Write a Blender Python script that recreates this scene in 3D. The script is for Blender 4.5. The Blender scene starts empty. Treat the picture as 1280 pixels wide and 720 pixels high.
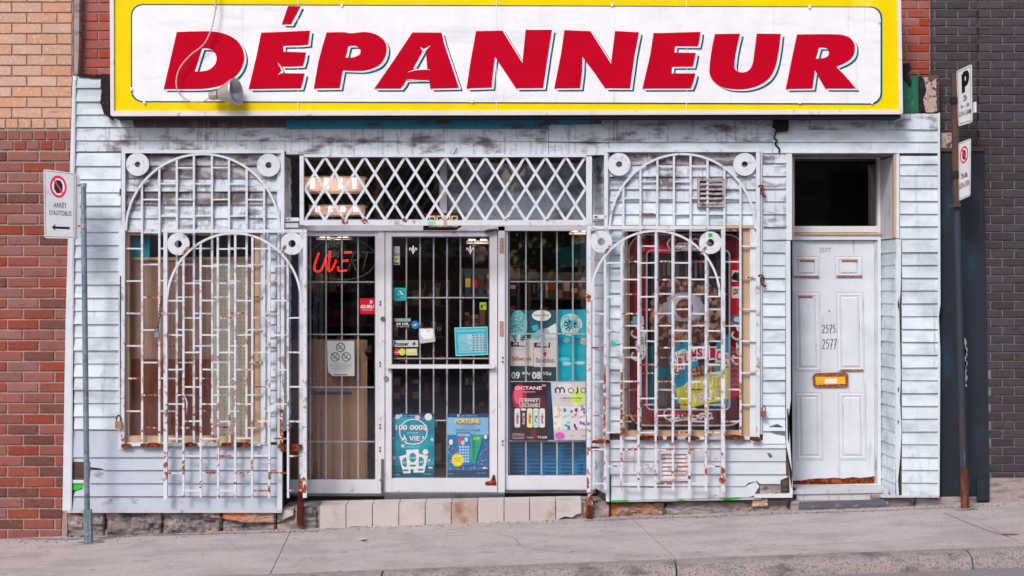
import bpy, bmesh, math, random
from mathutils import Vector, Matrix
from mathutils.geometry import tessellate_polygon
random.seed(7)
R = math.radians
SC = bpy.context.scene
COL = SC.collection

# ------------------------------------------------------------------ camera, sky, sun, exposure
D, CZ, FPX, SL = 12.0, 1.945, 1800.0, 0.037
cam = bpy.data.objects.new('camera', bpy.data.cameras.new('camera')); COL.objects.link(cam)
cam.location = (0, -D, CZ); cam.rotation_euler = (R(90), 0, 0)
cam.data.sensor_width = 36; cam.data.lens = 36*FPX/1280
cam.data.clip_start = .1; cam.data.clip_end = 500
SC.camera = cam
w = bpy.data.worlds.new('World'); SC.world = w; w.use_nodes = True
nt = w.node_tree; bg = nt.nodes['Background']
sky = nt.nodes.new('ShaderNodeTexSky'); sky.sky_type = 'NISHITA'; sky.sun_disc = False
SUN_EL, SUN_AZ = 43, 208          # azimuth clockwise from +Y: behind and left of the camera
sky.sun_elevation = R(SUN_EL); sky.sun_rotation = R(SUN_AZ)
sky.air_density = 1.0; sky.dust_density = 4.0; sky.ozone_density = 0.6
nt.links.new(sky.outputs[0], bg.inputs[0]); bg.inputs[1].default_value = 0.13
sl = bpy.data.lights.new('sun', 'SUN'); sl.energy = 1.4; sl.angle = R(14); sl.color = (1, .965, .92)
so = bpy.data.objects.new('sun', sl); COL.objects.link(so)
az, el = R(SUN_AZ), R(SUN_EL)
sd = Vector((math.sin(az)*math.cos(el), math.cos(az)*math.cos(el), math.sin(el)))
so.rotation_euler = sd.to_track_quat('Z', 'Y').to_euler(); so.location = (0, -5, 9)
vs = SC.view_settings; vs.view_transform = 'Standard'; vs.look = 'None'; vs.gamma = 1; vs.exposure = 0.36

# ------------------------------------------------------------------ helpers
def sr(h):
    c = [int(h[i:i+2], 16)/255 for i in (0, 2, 4)]
    return tuple((x/12.92 if x <= .04045 else ((x+.055)/1.055)**2.4) for x in c)
def X(x, Y=0): return (x-640)*(D+Y)/FPX
def Z(y, Y=0): return CZ+(360-y)*(D+Y)/FPX
def P(x, y, Y=0): return Vector((X(x, Y), Y, Z(y, Y)))
def gz(x): return SL*x
def G(x, y, dz=0):                       # picture point to the sloping pavement
    t = CZ/((y-360)/FPX + SL*(x-640)/FPX)
    return Vector(((x-640)/FPX*t, t-D, SL*(x-640)/FPX*t+dz))

MATS = {}
BOOST = {'poster_': 1.5, 'ice_': 1.3, 'freezer': 1.7, 'octane': 1.2, 'brown_sheet': 1.15, 'red_brown': .95, 'cabinet_red': .62, 'bulkhead': 1.9}
def M(name, col, rough=.65, layers=(), bump=0, bscale=40, metal=0, objvar=0, hue=0, emit=0, coat=0, spec=.3):
    """layers: (colour, (sx,sy,sz), lo, hi[, (z0,z1)]) noise patches over the base colour"""
    if name in MATS: return MATS[name]
    bo = next((f for k, f in BOOST.items() if name.startswith(k)), 1)     # albedo scale, mostly brightening goods that sit in dim light behind the glass
    if bo != 1: col = tuple(min(.85, c*bo) for c in col); layers = [(tuple(min(.85, c*bo) for c in L[0]),)+tuple(L[1:]) for L in layers]
    m = bpy.data.materials.new(name); MATS[name] = m; m.use_nodes = True
    n, l = m.node_tree.nodes, m.node_tree.links
    b = n['Principled BSDF']; b.inputs['Roughness'].default_value = rough; b.inputs['Metallic'].default_value = metal; b.inputs['Specular IOR Level'].default_value = spec
    if coat: b.inputs['Coat Weight'].default_value = coat; b.inputs['Coat Roughness'].default_value = .15
    geo = n.new('ShaderNodeNewGeometry')
    rgb = n.new('ShaderNodeRGB'); rgb.outputs[0].default_value = (*col, 1); cur = rgb.outputs[0]
    oi = None
    def noise(scale, detail=4, vary=False):
        mp = n.new('ShaderNodeVectorMath'); mp.operation = 'MULTIPLY'
        l.new(geo.outputs['Position'], mp.inputs[0]); mp.inputs[1].default_value = scale
        t = n.new('ShaderNodeTexNoise'); t.inputs['Scale'].default_value = 1; t.inputs['Detail'].default_value = detail
        t.inputs['Roughness'].default_value = .6
        l.new(mp.outputs[0], t.inputs['Vector']); return t.outputs[0]
    if objvar:
        oi = n.new('ShaderNodeObjectInfo')
        hs = n.new('ShaderNodeHueSaturation')
        mr = n.new('ShaderNodeMapRange'); mr.inputs[3].default_value = 1-objvar; mr.inputs[4].default_value = 1+objvar
        l.new(oi.outputs['Random'], mr.inputs[0]); l.new(mr.outputs[0], hs.inputs['Value'])
        if hue:
            mu = n.new('ShaderNodeMath'); mu.operation = 'MULTIPLY'; mu.inputs[1].default_value = 7.31
            fr = n.new('ShaderNodeMath'); fr.operation = 'FRACT'
            l.new(oi.outputs['Random'], mu.inputs[0]); l.new(mu.outputs[0], fr.inputs[0])
            m2 = n.new('ShaderNodeMapRange'); m2.inputs[3].default_value = .5-hue; m2.inputs[4].default_value = .5+hue
            l.new(fr.outputs[0], m2.inputs[0]); l.new(m2.outputs[0], hs.inputs['Hue'])
            m3 = n.new('ShaderNodeMapRange'); m3.inputs[3].default_value = .7; m3.inputs[4].default_value = 1.1
            l.new(fr.outputs[0], m3.inputs[0]); l.new(m3.outputs[0], hs.inputs['Saturation'])
        l.new(cur, hs.inputs['Color']); cur = hs.outputs[0]
    # a light overall mottling so nothing is perfectly flat
    if not emit:
        f = noise((6, 6, 6), 6); mr = n.new('ShaderNodeMapRange'); l.new(f, mr.inputs[0])
        mr.inputs[1].default_value = .3; mr.inputs[2].default_value = .7; mr.inputs[3].default_value = .93; mr.inputs[4].default_value = 1.05
        mx = n.new('ShaderNodeVectorMath'); mx.operation = 'SCALE'; l.new(cur, mx.inputs[0]); l.new(mr.outputs[0], mx.inputs['Scale']); cur = mx.outputs[0]
    for L in layers:
        c2, s, lo, hi = L[:4]
        f = noise(s, 5); mr = n.new('ShaderNodeMapRange'); l.new(f, mr.inputs[0])
        mr.inputs[1].default_value = lo; mr.inputs[2].default_value = hi
        fac = mr.outputs[0]
        if len(L) > 4:
            sp = n.new('ShaderNodeSeparateXYZ'); l.new(geo.outputs['Position'], sp.inputs[0])
            mz = n.new('ShaderNodeMapRange'); l.new(sp.outputs['Z'], mz.inputs[0])
            mz.inputs[1].default_value = L[4][0]; mz.inputs[2].default_value = L[4][1]
            mm = n.new('ShaderNodeMath'); mm.operation = 'MULTIPLY'; l.new(fac, mm.inputs[0]); l.new(mz.outputs[0], mm.inputs[1]); fac = mm.outputs[0]
        mx = n.new('ShaderNodeMix'); mx.data_type = 'RGBA'
        l.new(fac, mx.inputs[0]); l.new(cur, mx.inputs[6]); mx.inputs[7].default_value = (*c2, 1); cur = mx.outputs[2]
    l.new(cur, b.inputs['Base Color'])
    if bump:
        bp = n.new('ShaderNodeBump'); bp.inputs['Strength'].default_value = bump; bp.inputs['Distance'].default_value = .01
        l.new(noise((bscale,)*3, 6), bp.inputs['Height']); l.new(bp.outputs[0], b.inputs['Normal'])
    if emit:
        b.inputs['Emission Color'].default_value = (*col, 1); b.inputs['Emission Strength'].default_value = emit
    return m
def PR(h): return M('ink_'+h, tuple(min(.85, c*1.25) for c in sr(h)), .6, spec=.15)  # ink colours raised to make up for dim light behind the glass

RUST = sr('8a3f1a'); RUSTL = sr('b86a34'); DIRT = sr('5a5154'); WHT = (.70, .76, .84)
RUSTS = [(RUST, (14, 14, 14), .55, .60, (2.6, .4)), (RUSTL, (26, 26, 9), .60, .66, (2.9, .8))]
m_siding = M('siding_paint', (.60, .695, .79), .5, [(sr('98a0ad'), (3, 3, 7), .48, .78), (DIRT, (22, 22, 1.3), .60, .95), (sr('8fa0a8'), (1.2, 1.2, 1.2), .5, .8)], .12, 60, objvar=.035)
m_siding_dirty = M('siding_soiled', (.53, .60, .69), .55, [(sr('6a6068'), (3.5, 3.5, 9), .50, .64), (sr('4e4547'), (34, 34, 1.6), .52, .80), (sr('d5dbe2'), (45, 45, 3), .66, .72)], .15, 60, objvar=.06)
m_siding_black = M('siding_sooty', (.40, .41, .46), .6, [(sr('5d5358'), (2.6, 2.6, 8), .40, .54), (sr('a9abb5'), (26, 26, 1.8), .56, .70), (sr('3f383a'), (9, 9, 3), .56, .70)], .15, 60, objvar=.05)
m_siding_brown = M('siding_brown_stained', sr('6e5f62'), .6, [(sr('9a8f94'), (34, 34, 1.0), .56, .72), (sr('473c3e'), (12, 12, 3), .52, .68)], .15, 60, objvar=.03)
m_siding_low = M('siding_lower', (.44, .50, .60), .5, [(sr('6e6a72'), (5, 5, 9), .60, .75), (sr('b8683a'), (7, 7, 1.2), .70, .78)], .15, 50, objvar=.04)
m_siding_rust = M('siding_rust_run', (.53, .58, .66), .5, [(sr('7c7478'), (5, 5, 8), .60, .75), (sr('b5622e'), (13, 13, .9), .63, .72)], .15, 50, objvar=.04)
m_trim = M('trim_paint', (.60, .66, .74), .5, [(DIRT, (12, 12, 2), .62, .85), (RUST, (25, 25, 25), .74, .76)], .1, 60)
m_trim_grey = M('trim_greyed', (.50, .52, .58), .55, [(sr('55494a'), (14, 14, 3), .56, .8)], .15, 60)
m_grille = M('grille_paint', (.60, .65, .73), .45, [(sr('9a9aa2'), (14, 14, 14), .60, .7)] + RUSTS, .15, 90)
m_grille_rust = M('grille_rusted', sr('7a3a1c'), .85, [(sr('b96f3d'), (50, 50, 50), .5, .6), ((.66, .66, .70), (28, 28, 28), .54, .58)], .5, 120)
m_rust = M('bare_rust', sr('5d2514'), .95, [(sr('a3552a'), (30, 30, 30), .5, .62)], .7, 110)
m_rust_drip = M('rust_drip', sr('4a1c12'), .95, [(sr('7d3a20'), (20, 20, 6), .5, .62)], .5, 90)
m_sf = M('storefront_paint', (.62, .63, .70), .5, [(sr('7d7477'), (9, 9, 9), .64, .8), (sr('3b3031'), (60, 60, 60), .72, .74)], .1, 70)
m_alu = M('dark_aluminium', sr('6c6f78'), .45, [(sr('4b4a52'), (5, 5, 30), .5, .7)], .1, 70, metal=.5)
m_bar = M('bar_steel', sr('aeb6bb'), .45, [(sr('7f7770'), (20, 20, 9), .6, .7)], .1, 90)
m_tan = M('tan_wood', sr('b9a086'), .6, [(sr('8f7357'), (30, 30, 2), .55, .75)], .2, 60)
m_wood_d = M('dark_board', sr('5b4a44'), .9, [(sr('3a2f2d'), (3, 3, 30), .5, .6)], .5, 60)
m_sign_y = M('sign_yellow', (.80, .60, .0), .35, [(sr('f0dc70'), (2, 2, .8), .64, .85), (sr('d0b020'), (30, 30, 5), .68, .8)], .03, 20, spec=.1)
m_sign_w = M('sign_white', (.78, .79, .86), .35, [(sr('c5c7d3'), (1.5, 1.5, 9), .55, .85), (sr('a9aab8'), (22, 22, .7), .62, .9)], .03, 20, coat=.2)
m_sign_r = M('sign_red', (.47, .001, .017), .7, [(sr('a50a2c'), (40, 40, 40), .55, .7), (sr('e8c8cc'), (70, 70, 70), .775, .785)], .05, 50, spec=.04)
m_sign_b = M('sign_blue', sr('0f5674'), .6, spec=.05)
m_sign_edge = M('sign_edge', sr('d8d3d4'), .4, [(sr('6e6360'), (15, 15, 15), .62, .74)], .1, 60)
m_teal_board = M('teal_board', sr('3193b2'), .7, [(sr('56525c'), (2.5, 2.5, 9), .5, .6), (sr('2e2a30'), (40, 40, 6), .6, .75)], .2, 60)
m_brickL = M('brick_orange', sr('c2977f'), .85, [(sr('deb9a6'), (45, 45, 45), .56, .70), (sr('8d5f4c'), (9, 9, 60), .62, .75)], .6, 90, objvar=.045, hue=.003)
m_brickR = M('brick_red', sr('8b473d'), .85, [(sr('a0665a'), (40, 40, 40), .58, .74), (sr('5f302c'), (14, 14, 40), .6, .75)], .6, 90, objvar=.10, hue=.004)
m_brickR2 = M('brick_brown', sr('704540'), .88, [(sr('8a6a62'), (30, 30, 50), .56, .72), (sr('45302f'), (14, 14, 40), .6, .75)], .7, 90, objvar=.16)
m_brickU = M('brick_scarlet', sr('9c4537'), .85, [(sr('b0685a'), (40, 40, 40), .60, .74), (sr('70302a'), (14, 14, 40), .6, .75)], .6, 90, objvar=.10, hue=.004)
m_brickD = M('brick_dark', sr('403c44'), .8, [(sr('55505c'), (40, 40, 60), .56, .72), (sr('342d33'), (9, 9, 30), .55, .7)], .6, 90, objvar=.22, hue=.03)
m_mortar = M('mortar_pink', sr('a8938e'), .95, [(sr('8a756f'), (30, 30, 30), .5, .65)], .6, 120)
m_mortarO = M('mortar_orange', sr('a98b7c'), .95, [(sr('7f6558'), (30, 30, 30), .5, .65)], .6, 120)
m_mortarD = M('mortar_dark', sr('857671'), .95, [(sr('5f5550'), (30, 30, 30), .5, .65)], .6, 120)
m_stone = M('foundation_stone', sr('7d7577'), .95, [(sr('a59590'), (4, 4, 7), .50, .62), (sr('4f4a4d'), (7, 7, 14), .53, .64), (sr('b98d74'), (3, 3, 6), .62, .7)], 1.0, 35)
m_stone_or = M('foundation_rusty_stone', sr('a98b7c'), .95, [(sr('bd7448'), (4, 4, 7), .50, .62), (sr('5e5555'), (9, 9, 14), .57, .66)], 1.0, 35)
m_tile = M('step_tile', sr('b9b2b2'), .45, [(sr('9a8a84'), (5, 5, 5), .55, .75)], .1, 40, objvar=.05)
m_tile_br = M('step_tile_stained', sr('ad9c95'), .5, [(sr('8f6650'), (6, 6, 6), .5, .7)], .2, 40)
m_cement = M('cement', sr('9c9292'), .9, [(sr('6f6668'), (5, 5, 25), .5, .66), (sr('bdb3b0'), (9, 9, 9), .62, .74)], .7, 50)
m_pave = M('pavement', sr('b0a6a8'), .9, [(sr('9c9498'), (1.6, 3, 1), .45, .65), (sr('b5acae'), (5, 9, 1), .55, .75), (sr('8e868b'), (26, 30, 10), .55, .72), (sr('bbb2b5'), (60, 60, 60), .58, .7), (sr('8b8084'), (150, 150, 150), .62, .74), (sr('b39a8c'), (.8, 2.4, 1), .66, .78), (sr('6d6367'), (14, 30, 10), .73, .77)], .5, 160)
m_kerb = M('kerb_granite', sr('9a9092'), .95, [(sr('756c6c'), (60, 60, 60), .50, .60), (sr('b8adaa'), (75, 75, 75), .60, .70), (sr('5f585a'), (5, 5, 14), .50, .72)], 1.0, 90)
m_road = M('road', sr('8d868d'), .95, [(sr('5b565c'), (160, 160, 160), .52, .62), (sr('aaa3a8'), (120, 120, 120), .63, .7)], .8, 120)
m_dpanel = M('painted_plywood_dark', sr('242a36'), .55, [(sr('1c3a4c'), (4, 4, 1.5), .54, .66), (sr('40424a'), (30, 30, 1), .62, .78)], .12, 60)
m_door = M('door_paint', (.62, .67, .75), .42, [(sr('8f7f7c'), (18, 18, 1.5), .60, .82), (sr('b9c2c8'), (2, 2, 2), .5, .8)], .08, 40)
m_doorgroove = M('door_groove_tone', (.52, .51, .55), .5, [(sr('75605a'), (25, 25, 4), .55, .72)], .1, 60)  # darker tone for the lines around the door panels
m_card = M('cardboard', sr('a58368'), .85, [(sr('96745a'), (60, 60, .8), .5, .6), (sr('bd9c80'), (2, 2, 1), .6, .75)], .2, 30)
m_brown = M('brown_sheet', sr('9c8072'), .9, [(sr('8d7164'), (3, 3, 1), .4, .7)], .1, 30)
m_brown2 = M('red_brown_sheet', sr('805043'), .9, [(sr('74402f'), (4, 4, 1), .4, .7)], .1, 30)
m_peg = M('pegboard', sr('c6c3b0'), .8, [(sr('aaa893'), (4, 4, 4), .58, .72)], .05, 30)
m_black = M('plain_black', (.012, .012, .014), .8)  # black for holes, gaps and the shaded underside of the sign
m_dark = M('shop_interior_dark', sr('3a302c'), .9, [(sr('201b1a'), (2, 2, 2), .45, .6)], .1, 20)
m_foam = M('old_black_foam', sr('241f22'), .95, [(sr('6b625f'), (60, 60, 60), .62, .68)], 1.0, 60)
m_plaster = M('crumbled_plaster', sr('b7a097'), .95, [(sr('4e4642'), (22, 22, 22), .54, .60), (sr('d6c6be'), (40, 40, 40), .6, .68)], 1.0, 60)
m_greenply = M('green_panel', sr('1f6650'), .7, [(sr('7b8a80'), (22, 22, 22), .66, .7)], .2, 60)
m_gtrim = M('green_splashed_trim', sr('a9b0b4'), .6, [(sr('23a52a'), (5, 5, 14), .50, .54), (sr('6a5a50'), (12, 12, 12), .6, .7)])
m_gpaint = M('green_spray_paint', sr('23b52a'), .5)
m_footrust = M('post_foot_rust', sr('5a3226'), .9, [(sr('7d4a35'), (16, 16, 5), .5, .62), (sr('3b2a28'), (9, 9, 3), .5, .62)], .4, 90)
m_galv = M('galvanised_steel', sr('7d8f9e'), .4, [(sr('96a4b0'), (30, 30, 30), .5, .65), (sr('5e6b78'), (9, 9, 9), .55, .7)], .2, 90, metal=.45)
m_silver = M('lamp_aluminium', sr('b9b5b8'), .32, [(sr('8b878b'), (9, 9, 9), .55, .75)], .1, 40, metal=.55)
m_signplate = M('sign_plate', (.74, .76, .82), .35, [(sr('b9bac2'), (9, 9, 9), .6, .8)], .03, 40)
m_postrust = M('post_rust', sr('4c3d3c'), .8, [(sr('63402f'), (14, 14, 6), .5, .62), (sr('3b3337'), (9, 9, 4), .5, .62)], .4, 90)
m_postlow = M('post_dark', sr('343a46'), .5, [(sr('6c3a28'), (9, 9, 4), .54, .64, (1.0, .3)), (sr('5f6876'), (25, 25, 2), .62, .72)], .3, 90, metal=.2)
m_brass = M('padlock_brass', sr('b98f6c'), .45, [(sr('7d5a42'), (50, 50, 50), .5, .65)], .2, 90, metal=.4)
m_wire = M('cable', sr('b6aeb0'), .5)
m_wireb = M('black_cable', sr('1c1a1c'), .5)
m_leaf = M('foliage', sr('4e6e34'), .7, objvar=.2)
m_bark = M('bark', sr('4a3a2e'), .9, bump=.6)
def glassmat(name, tint=.93):
    m = bpy.data.materials.new(name); m.use_nodes = True; n, l = m.node_tree.nodes, m.node_tree.links
    n.remove(n['Principled BSDF']); out = n['Material Output']
    tr = n.new('ShaderNodeBsdfTransparent'); tr.inputs[0].default_value = (tint, tint, tint, 1)
    gl = n.new('ShaderNodeBsdfGlossy'); gl.inputs['Roughness'].default_value = .02
    ge = n.new('ShaderNodeNewGeometry'); dt = n.new('ShaderNodeVectorMath'); dt.operation = 'DOT_PRODUCT'
    l.new(ge.outputs['Normal'], dt.inputs[0]); l.new(ge.outputs['Incoming'], dt.inputs[1])
    ab = n.new('ShaderNodeMath'); ab.operation = 'ABSOLUTE'; l.new(dt.outputs['Value'], ab.inputs[0])
    om = n.new('ShaderNodeMath'); om.operation = 'SUBTRACT'; om.inputs[0].default_value = 1; l.new(ab.outputs[0], om.inputs[1])
    pw = n.new('ShaderNodeMath'); pw.operation = 'POWER'; pw.inputs[1].default_value = 5; l.new(om.outputs[0], pw.inputs[0])
    mu = n.new('ShaderNodeMath'); mu.operation = 'MULTIPLY_ADD'; mu.inputs[1].default_value = .9; mu.inputs[2].default_value = .075; l.new(pw.outputs[0], mu.inputs[0])
    mx = n.new('ShaderNodeMixShader'); l.new(mu.outputs[0], mx.inputs[0]); l.new(tr.outputs[0], mx.inputs[1]); l.new(gl.outputs[0], mx.inputs[2])
    l.new(mx.outputs[0], out.inputs[0]); return m
m_glass = glassmat('window_glass', .985)

ORG = {}
def thing(name, label, cat, loc=(0, 0, 0), group=None):
    o = bpy.data.objects.new(name, None); COL.objects.link(o); o.location = loc; o.empty_display_size = .1
    o['label'] = label; o['category'] = cat
    if group: o['group'] = group
    ORG[o.name] = Vector(loc); return o
def org(p): return ORG[p.name] if p is not None else Vector((0, 0, 0))
class MB:
    def __init__(s): s.v = []; s.f = []; s.sm = []
    def add(s, vs_, fs, smooth=False):
        k = len(s.v); s.v += [Vector(q) for q in vs_]; s.f += [tuple(i+k for i in f) for f in fs]; s.sm += [smooth]*len(fs); return s
    def box(s, a, b):
        x0, y0, z0 = a; x1, y1, z1 = b
        return s.add([(x0,y0,z0),(x1,y0,z0),(x1,y1,z0),(x0,y1,z0),(x0,y0,z1),(x1,y0,z1),(x1,y1,z1),(x0,y1,z1)],
                     [(0,1,5,4),(1,2,6,5),(2,3,7,6),(3,0,4,7),(4,5,6,7),(3,2,1,0)])
    def pb(s, x0, x1, y0, y1, Y0, Y1):        # box whose front face (at Y0) covers that picture rectangle
        a, b = P(x0, y1, Y0), P(x1, y0, Y0)
        return s.box((a.x, Y0, a.z), (b.x, Y1, b.z))
    def prism(s, loops, off):                  # loops of 3-D points: outer + holes, extruded by vector off
        if isinstance(loops[0], Vector): loops = [loops]
        pts = [p for L in loops for p in L]; n = len(pts); off = Vector(off)
        tris = tessellate_polygon([[Vector(p) for p in L] for L in loops])
        fs = []
        for t in tris:
            a, b, c = (pts[i] for i in t); nn = (b-a).cross(c-a)
            t = tuple(t) if nn.dot(off) < 0 else tuple(reversed(t))
            fs.append(t)
            if off.length > 1e-6: fs.append(tuple(i+n for i in reversed(t)))
        k = 0
        if off.length > 1e-6:
            for L in loops:
                m = len(L)
                for i in range(m): j = (i+1) % m; fs.append((k+i, k+j, k+j+n, k+i+n))
                k += m
        return s.add(pts + ([p+off for p in pts] if off.length > 1e-6 else []), fs)
    def pp(s, poly, Y0, Y1): return s.prism([P(x, y, Y0) for x, y in poly], (0, Y1-Y0, 0))
    def bar(s, a, b, w_, d_=None):             # square bar between two 3-D points
        a, b = Vector(a), Vector(b); d_ = d_ or w_; t = (b-a).normalized()
        u = t.cross(Vector((0, 1, 0)));  u = u.normalized() if u.length > .01 else Vector((1, 0, 0))
        n_ = u.cross(t).normalized(); u = u*w_/2; n_ = n_*d_/2
        return s.add([a-u-n_, a+u-n_, a+u+n_, a-u+n_, b-u-n_, b+u-n_, b+u+n_, b-u+n_],
                     [(0,1,5,4),(1,2,6,5),(2,3,7,6),(3,0,4,7),(4,5,6,7),(3,2,1,0)])
    def tube(s, pts, r, n=8, cap=True):
        pts = [Vector(p) for p in pts]; rs = r if isinstance(r, (list, tuple)) else [r]*len(pts)
        up = None; rings = []
        for i, p in enumerate(pts):
            t = (pts[min(i+1, len(pts)-1)]-pts[max(i-1, 0)]).normalized()
            if up is None: up = Vector((0, 0, 1)) if abs(t.z) < .9 else Vector((1, 0, 0))
            u = (up-t*up.dot(t)).normalized(); v = t.cross(u); up = u
            rings.append([p+(u*math.cos(2*math.pi*k/n)+v*math.sin(2*math.pi*k/n))*rs[i] for k in range(n)])
        vs_ = [q for g in rings for q in g]
        fs = [(i*n+k, i*n+(k+1) % n, (i+1)*n+(k+1) % n, (i+1)*n+k) for i in range(len(pts)-1) for k in range(n)]
        s.add(vs_, fs, True)
        if cap: s.add(rings[0], [tuple(reversed(range(n)))]); s.add(rings[-1], [tuple(range(n))])
        return s
    def build(s, name, mat, parent=None, kind=None):
        me = bpy.data.meshes.new(name); o0 = org(parent)
        me.from_pydata([v-o0 for v in s.v], [], s.f); me.materials.append(mat)
        me.polygons.foreach_set('use_smooth', s.sm); me.update()
        o = bpy.data.objects.new(name, me); COL.objects.link(o); o.parent = parent
        ORG[o.name] = o0
        if kind: o['kind'] = kind
        return o
def topmesh(o, label, cat, group=None):       # top-level single mesh: move its origin to its base
    me = o.data; xs = [v.co for v in me.vertices]
    c = Vector(((min(v.x for v in xs)+max(v.x for v in xs))/2, (min(v.y for v in xs)+max(v.y for v in xs))/2, min(v.z for v in xs)))
    for v in me.vertices: v.co -= c
    o.location = c; ORG[o.name] = c
    o['label'] = label; o['category'] = cat
    if group: o['group'] = group
    return o
def bez(pts, n=8):                             # Catmull-Rom through points
    pts = [Vector(p) for p in pts]; out = []
    for i in range(len(pts)-1):
        p0, p1, p2, p3 = pts[max(i-1, 0)], pts[i], pts[i+1], pts[min(i+2, len(pts)-1)]
        for k in range(n):
            t = k/n; out.append(.5*((2*p1)+(p2-p0)*t+(2*p0-5*p1+4*p2-p3)*t*t+(3*p1-p0-3*p2+p3)*t*t*t))
    out.append(pts[-1]); return out
TXT = {}
def textgeo(body, bold=0.0, shear=0.0):
    k = (body, bold, shear)
    if k in TXT: return TXT[k]
    c = bpy.data.curves.new('lettering', 'FONT'); c.body = body; c.offset = bold; c.shear = shear; c.resolution_u = 3; c.align_x = 'CENTER'
    o = bpy.data.objects.new('lettering', c); COL.objects.link(o)
    me = o.to_mesh(); vs_ = [v.co.copy() for v in me.vertices]; fs = [tuple(p.vertices) for p in me.polygons]; o.to_mesh_clear()
    bpy.data.objects.remove(o); bpy.data.curves.remove(c)
    x0, x1 = min(v.x for v in vs_), max(v.x for v in vs_); y0, y1 = min(v.y for v in vs_), max(v.y for v in vs_)
    g = [((v.x-x0)/(x1-x0), (v.y-y0)/(y1-y0)) for v in vs_]
    TXT[k] = (g, fs); return TXT[k]
class Sheet:
    """a printed flat surface: u,v in 0..1 (v down) mapped on four corner points; every colour is one child mesh"""
    def __init__(s, tl, tr, br, bl): s.c = [Vector(p) for p in (tl, tr, br, bl)]; s.ink = {}; s.k = 0
    def n(s): return (s.c[3]-s.c[0]).cross(s.c[1]-s.c[0]).normalized()*1.0
    def F(s, u, v, k=0):
        a = s.c[0].lerp(s.c[1], u); b = s.c[3].lerp(s.c[2], u)
        nn = s.n();  nn = -nn if nn.y > 0 else nn
        return a.lerp(b, v)+nn*(.0006+k*.00008)
    def mb(s, key, name='print'):
        if (key, name) not in s.ink: s.ink[(key, name)] = MB()
        s.k += 1; return s.ink[(key, name)]
    def poly(s, h, pts, name='print', hole=None):
        m = s.mb(h, name); L = [[s.F(u, v, s.k+2) for u, v in q] for q in ([pts]+([hole] if hole else []))]
        fl = [p for q in L for p in q]
        m.add(fl, [tuple(t) for t in tessellate_polygon(L)])
    def rect(s, h, u0, v0, u1, v1, name='print'): s.poly(h, [(u0, v0), (u1, v0), (u1, v1), (u0, v1)], name)
    def ell(s, h, u, v, a, b, n=20, name='print', ring=0):
        o = [(u+a*math.cos(2*math.pi*i/n), v+b*math.sin(2*math.pi*i/n)) for i in range(n)]
        if ring:
            i_ = [(u+a*(1-ring)*math.cos(2*math.pi*i/n), v+b*(1-ring)*math.sin(2*math.pi*i/n)) for i in range(n)]
            m = s.mb(h, name); q = [s.F(*p, s.k+2) for p in o+i_]
            m.add(q, [(i, (i+1) % n, n+(i+1) % n, n+i) for i in range(n)])
        else: s.poly(h, o, name)
    def text(s, h, body, u0, v0, u1, v1, bold=0, shear=0, tilt=0, name='lettering'):
        g, fs = textgeo(body, bold, shear); m = s.mb(h, name)
        m.add([s.F(u0+(u1-u0)*a, v1+(v0-v1)*b+tilt*(a-.5), s.k+2) for a, b in g], fs)
    def vtext(s, h, body, u0, v0, u1, v1, bold=0, shear=0):   # reading upwards
        g, fs = textgeo(body, bold, shear); m = s.mb(h, 'lettering')
        m.add([s.F(u1+(u0-u1)*b, v1+(v0-v1)*a, s.k+2) for a, b in g], fs)
    def strokes(s, h, lines, wd, name='lettering', asp=1.0, n=5):
        m = s.mb(h, name)
        for Ln in lines:
            q = bez([(u, v, 0) for u, v in Ln], n); vs_ = []
            for i, p in enumerate(q):
                t = q[min(i+1, len(q)-1)]-q[max(i-1, 0)]; t = Vector((t.x*asp, t.y, 0)).normalized(); nx, ny = -t.y*wd/asp, t.x*wd
                vs_ += [s.F(p.x-nx, p.y-ny, s.k+2), s.F(p.x+nx, p.y+ny, s.k+2)]
            m.add(vs_, [(2*i, 2*i+1, 2*i+3, 2*i+2) for i in range(len(q)-1)])
    def base(s, name, mat, parent, th=.003):
        q = [s.F(0, 0), s.F(1, 0), s.F(1, 1), s.F(0, 1)]; nn = s.n(); nn = nn if nn.y > 0 else -nn
        return MB().prism(q, nn*th).build(name, mat, parent)
    def finish(s, parent):
        for (h, name), m in s.ink.items():
            m.build(name, h if not isinstance(h, str) else PR(h), parent, 'stuff' if name == 'nuts' else None)
def rectsheet(x0, y0, x1, y1, Y): return Sheet(P(x0, y0, Y), P(x1, y0, Y), P(x1, y1, Y), P(x0, y1, Y))
# Coca-Cola style cursive strokes in a 0..1 box
def script_word(u0, v0, u1, v1):
    C1 = [(.20,.18),(.10,.05),(.02,.40),(.05,.85),(.15,.95),(.24,.70)]
    def o_(x, w_=.045): return [(x+w_,.45),(x,.50),(x-w_*.8,.72),(x,.93),(x+w_,.75),(x+w_,.48),(x+w_*2.0,.52)]
    def c_(x): return [(x+.05,.50),(x,.45),(x-.035,.70),(x,.93),(x+.06,.80)]
    def a_(x): return [(x+.045,.48),(x,.45),(x-.035,.72),(x,.93),(x+.045,.70),(x+.05,.48),(x+.048,.90),(x+.085,.80)]
    C2 = [(.70,.15),(.62,.02),(.54,.35),(.57,.82),(.66,.92),(.74,.68)]
    L = [C1, o_(.255), c_(.345), a_(.42), [(.495,.68),(.53,.66)], C2, o_(.755), [(.835,.8),(.90,.25),(.885,.05),(.86,.35),(.85,.90),(.89,.85)], a_(.935), [(.05,.9),(.2,1.12),(.45,1.0),(.7,1.1)]]
    return [[(u0+(u1-u0)*a, v0+(v1-v0)*b) for a, b in q] for q in L]
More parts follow.
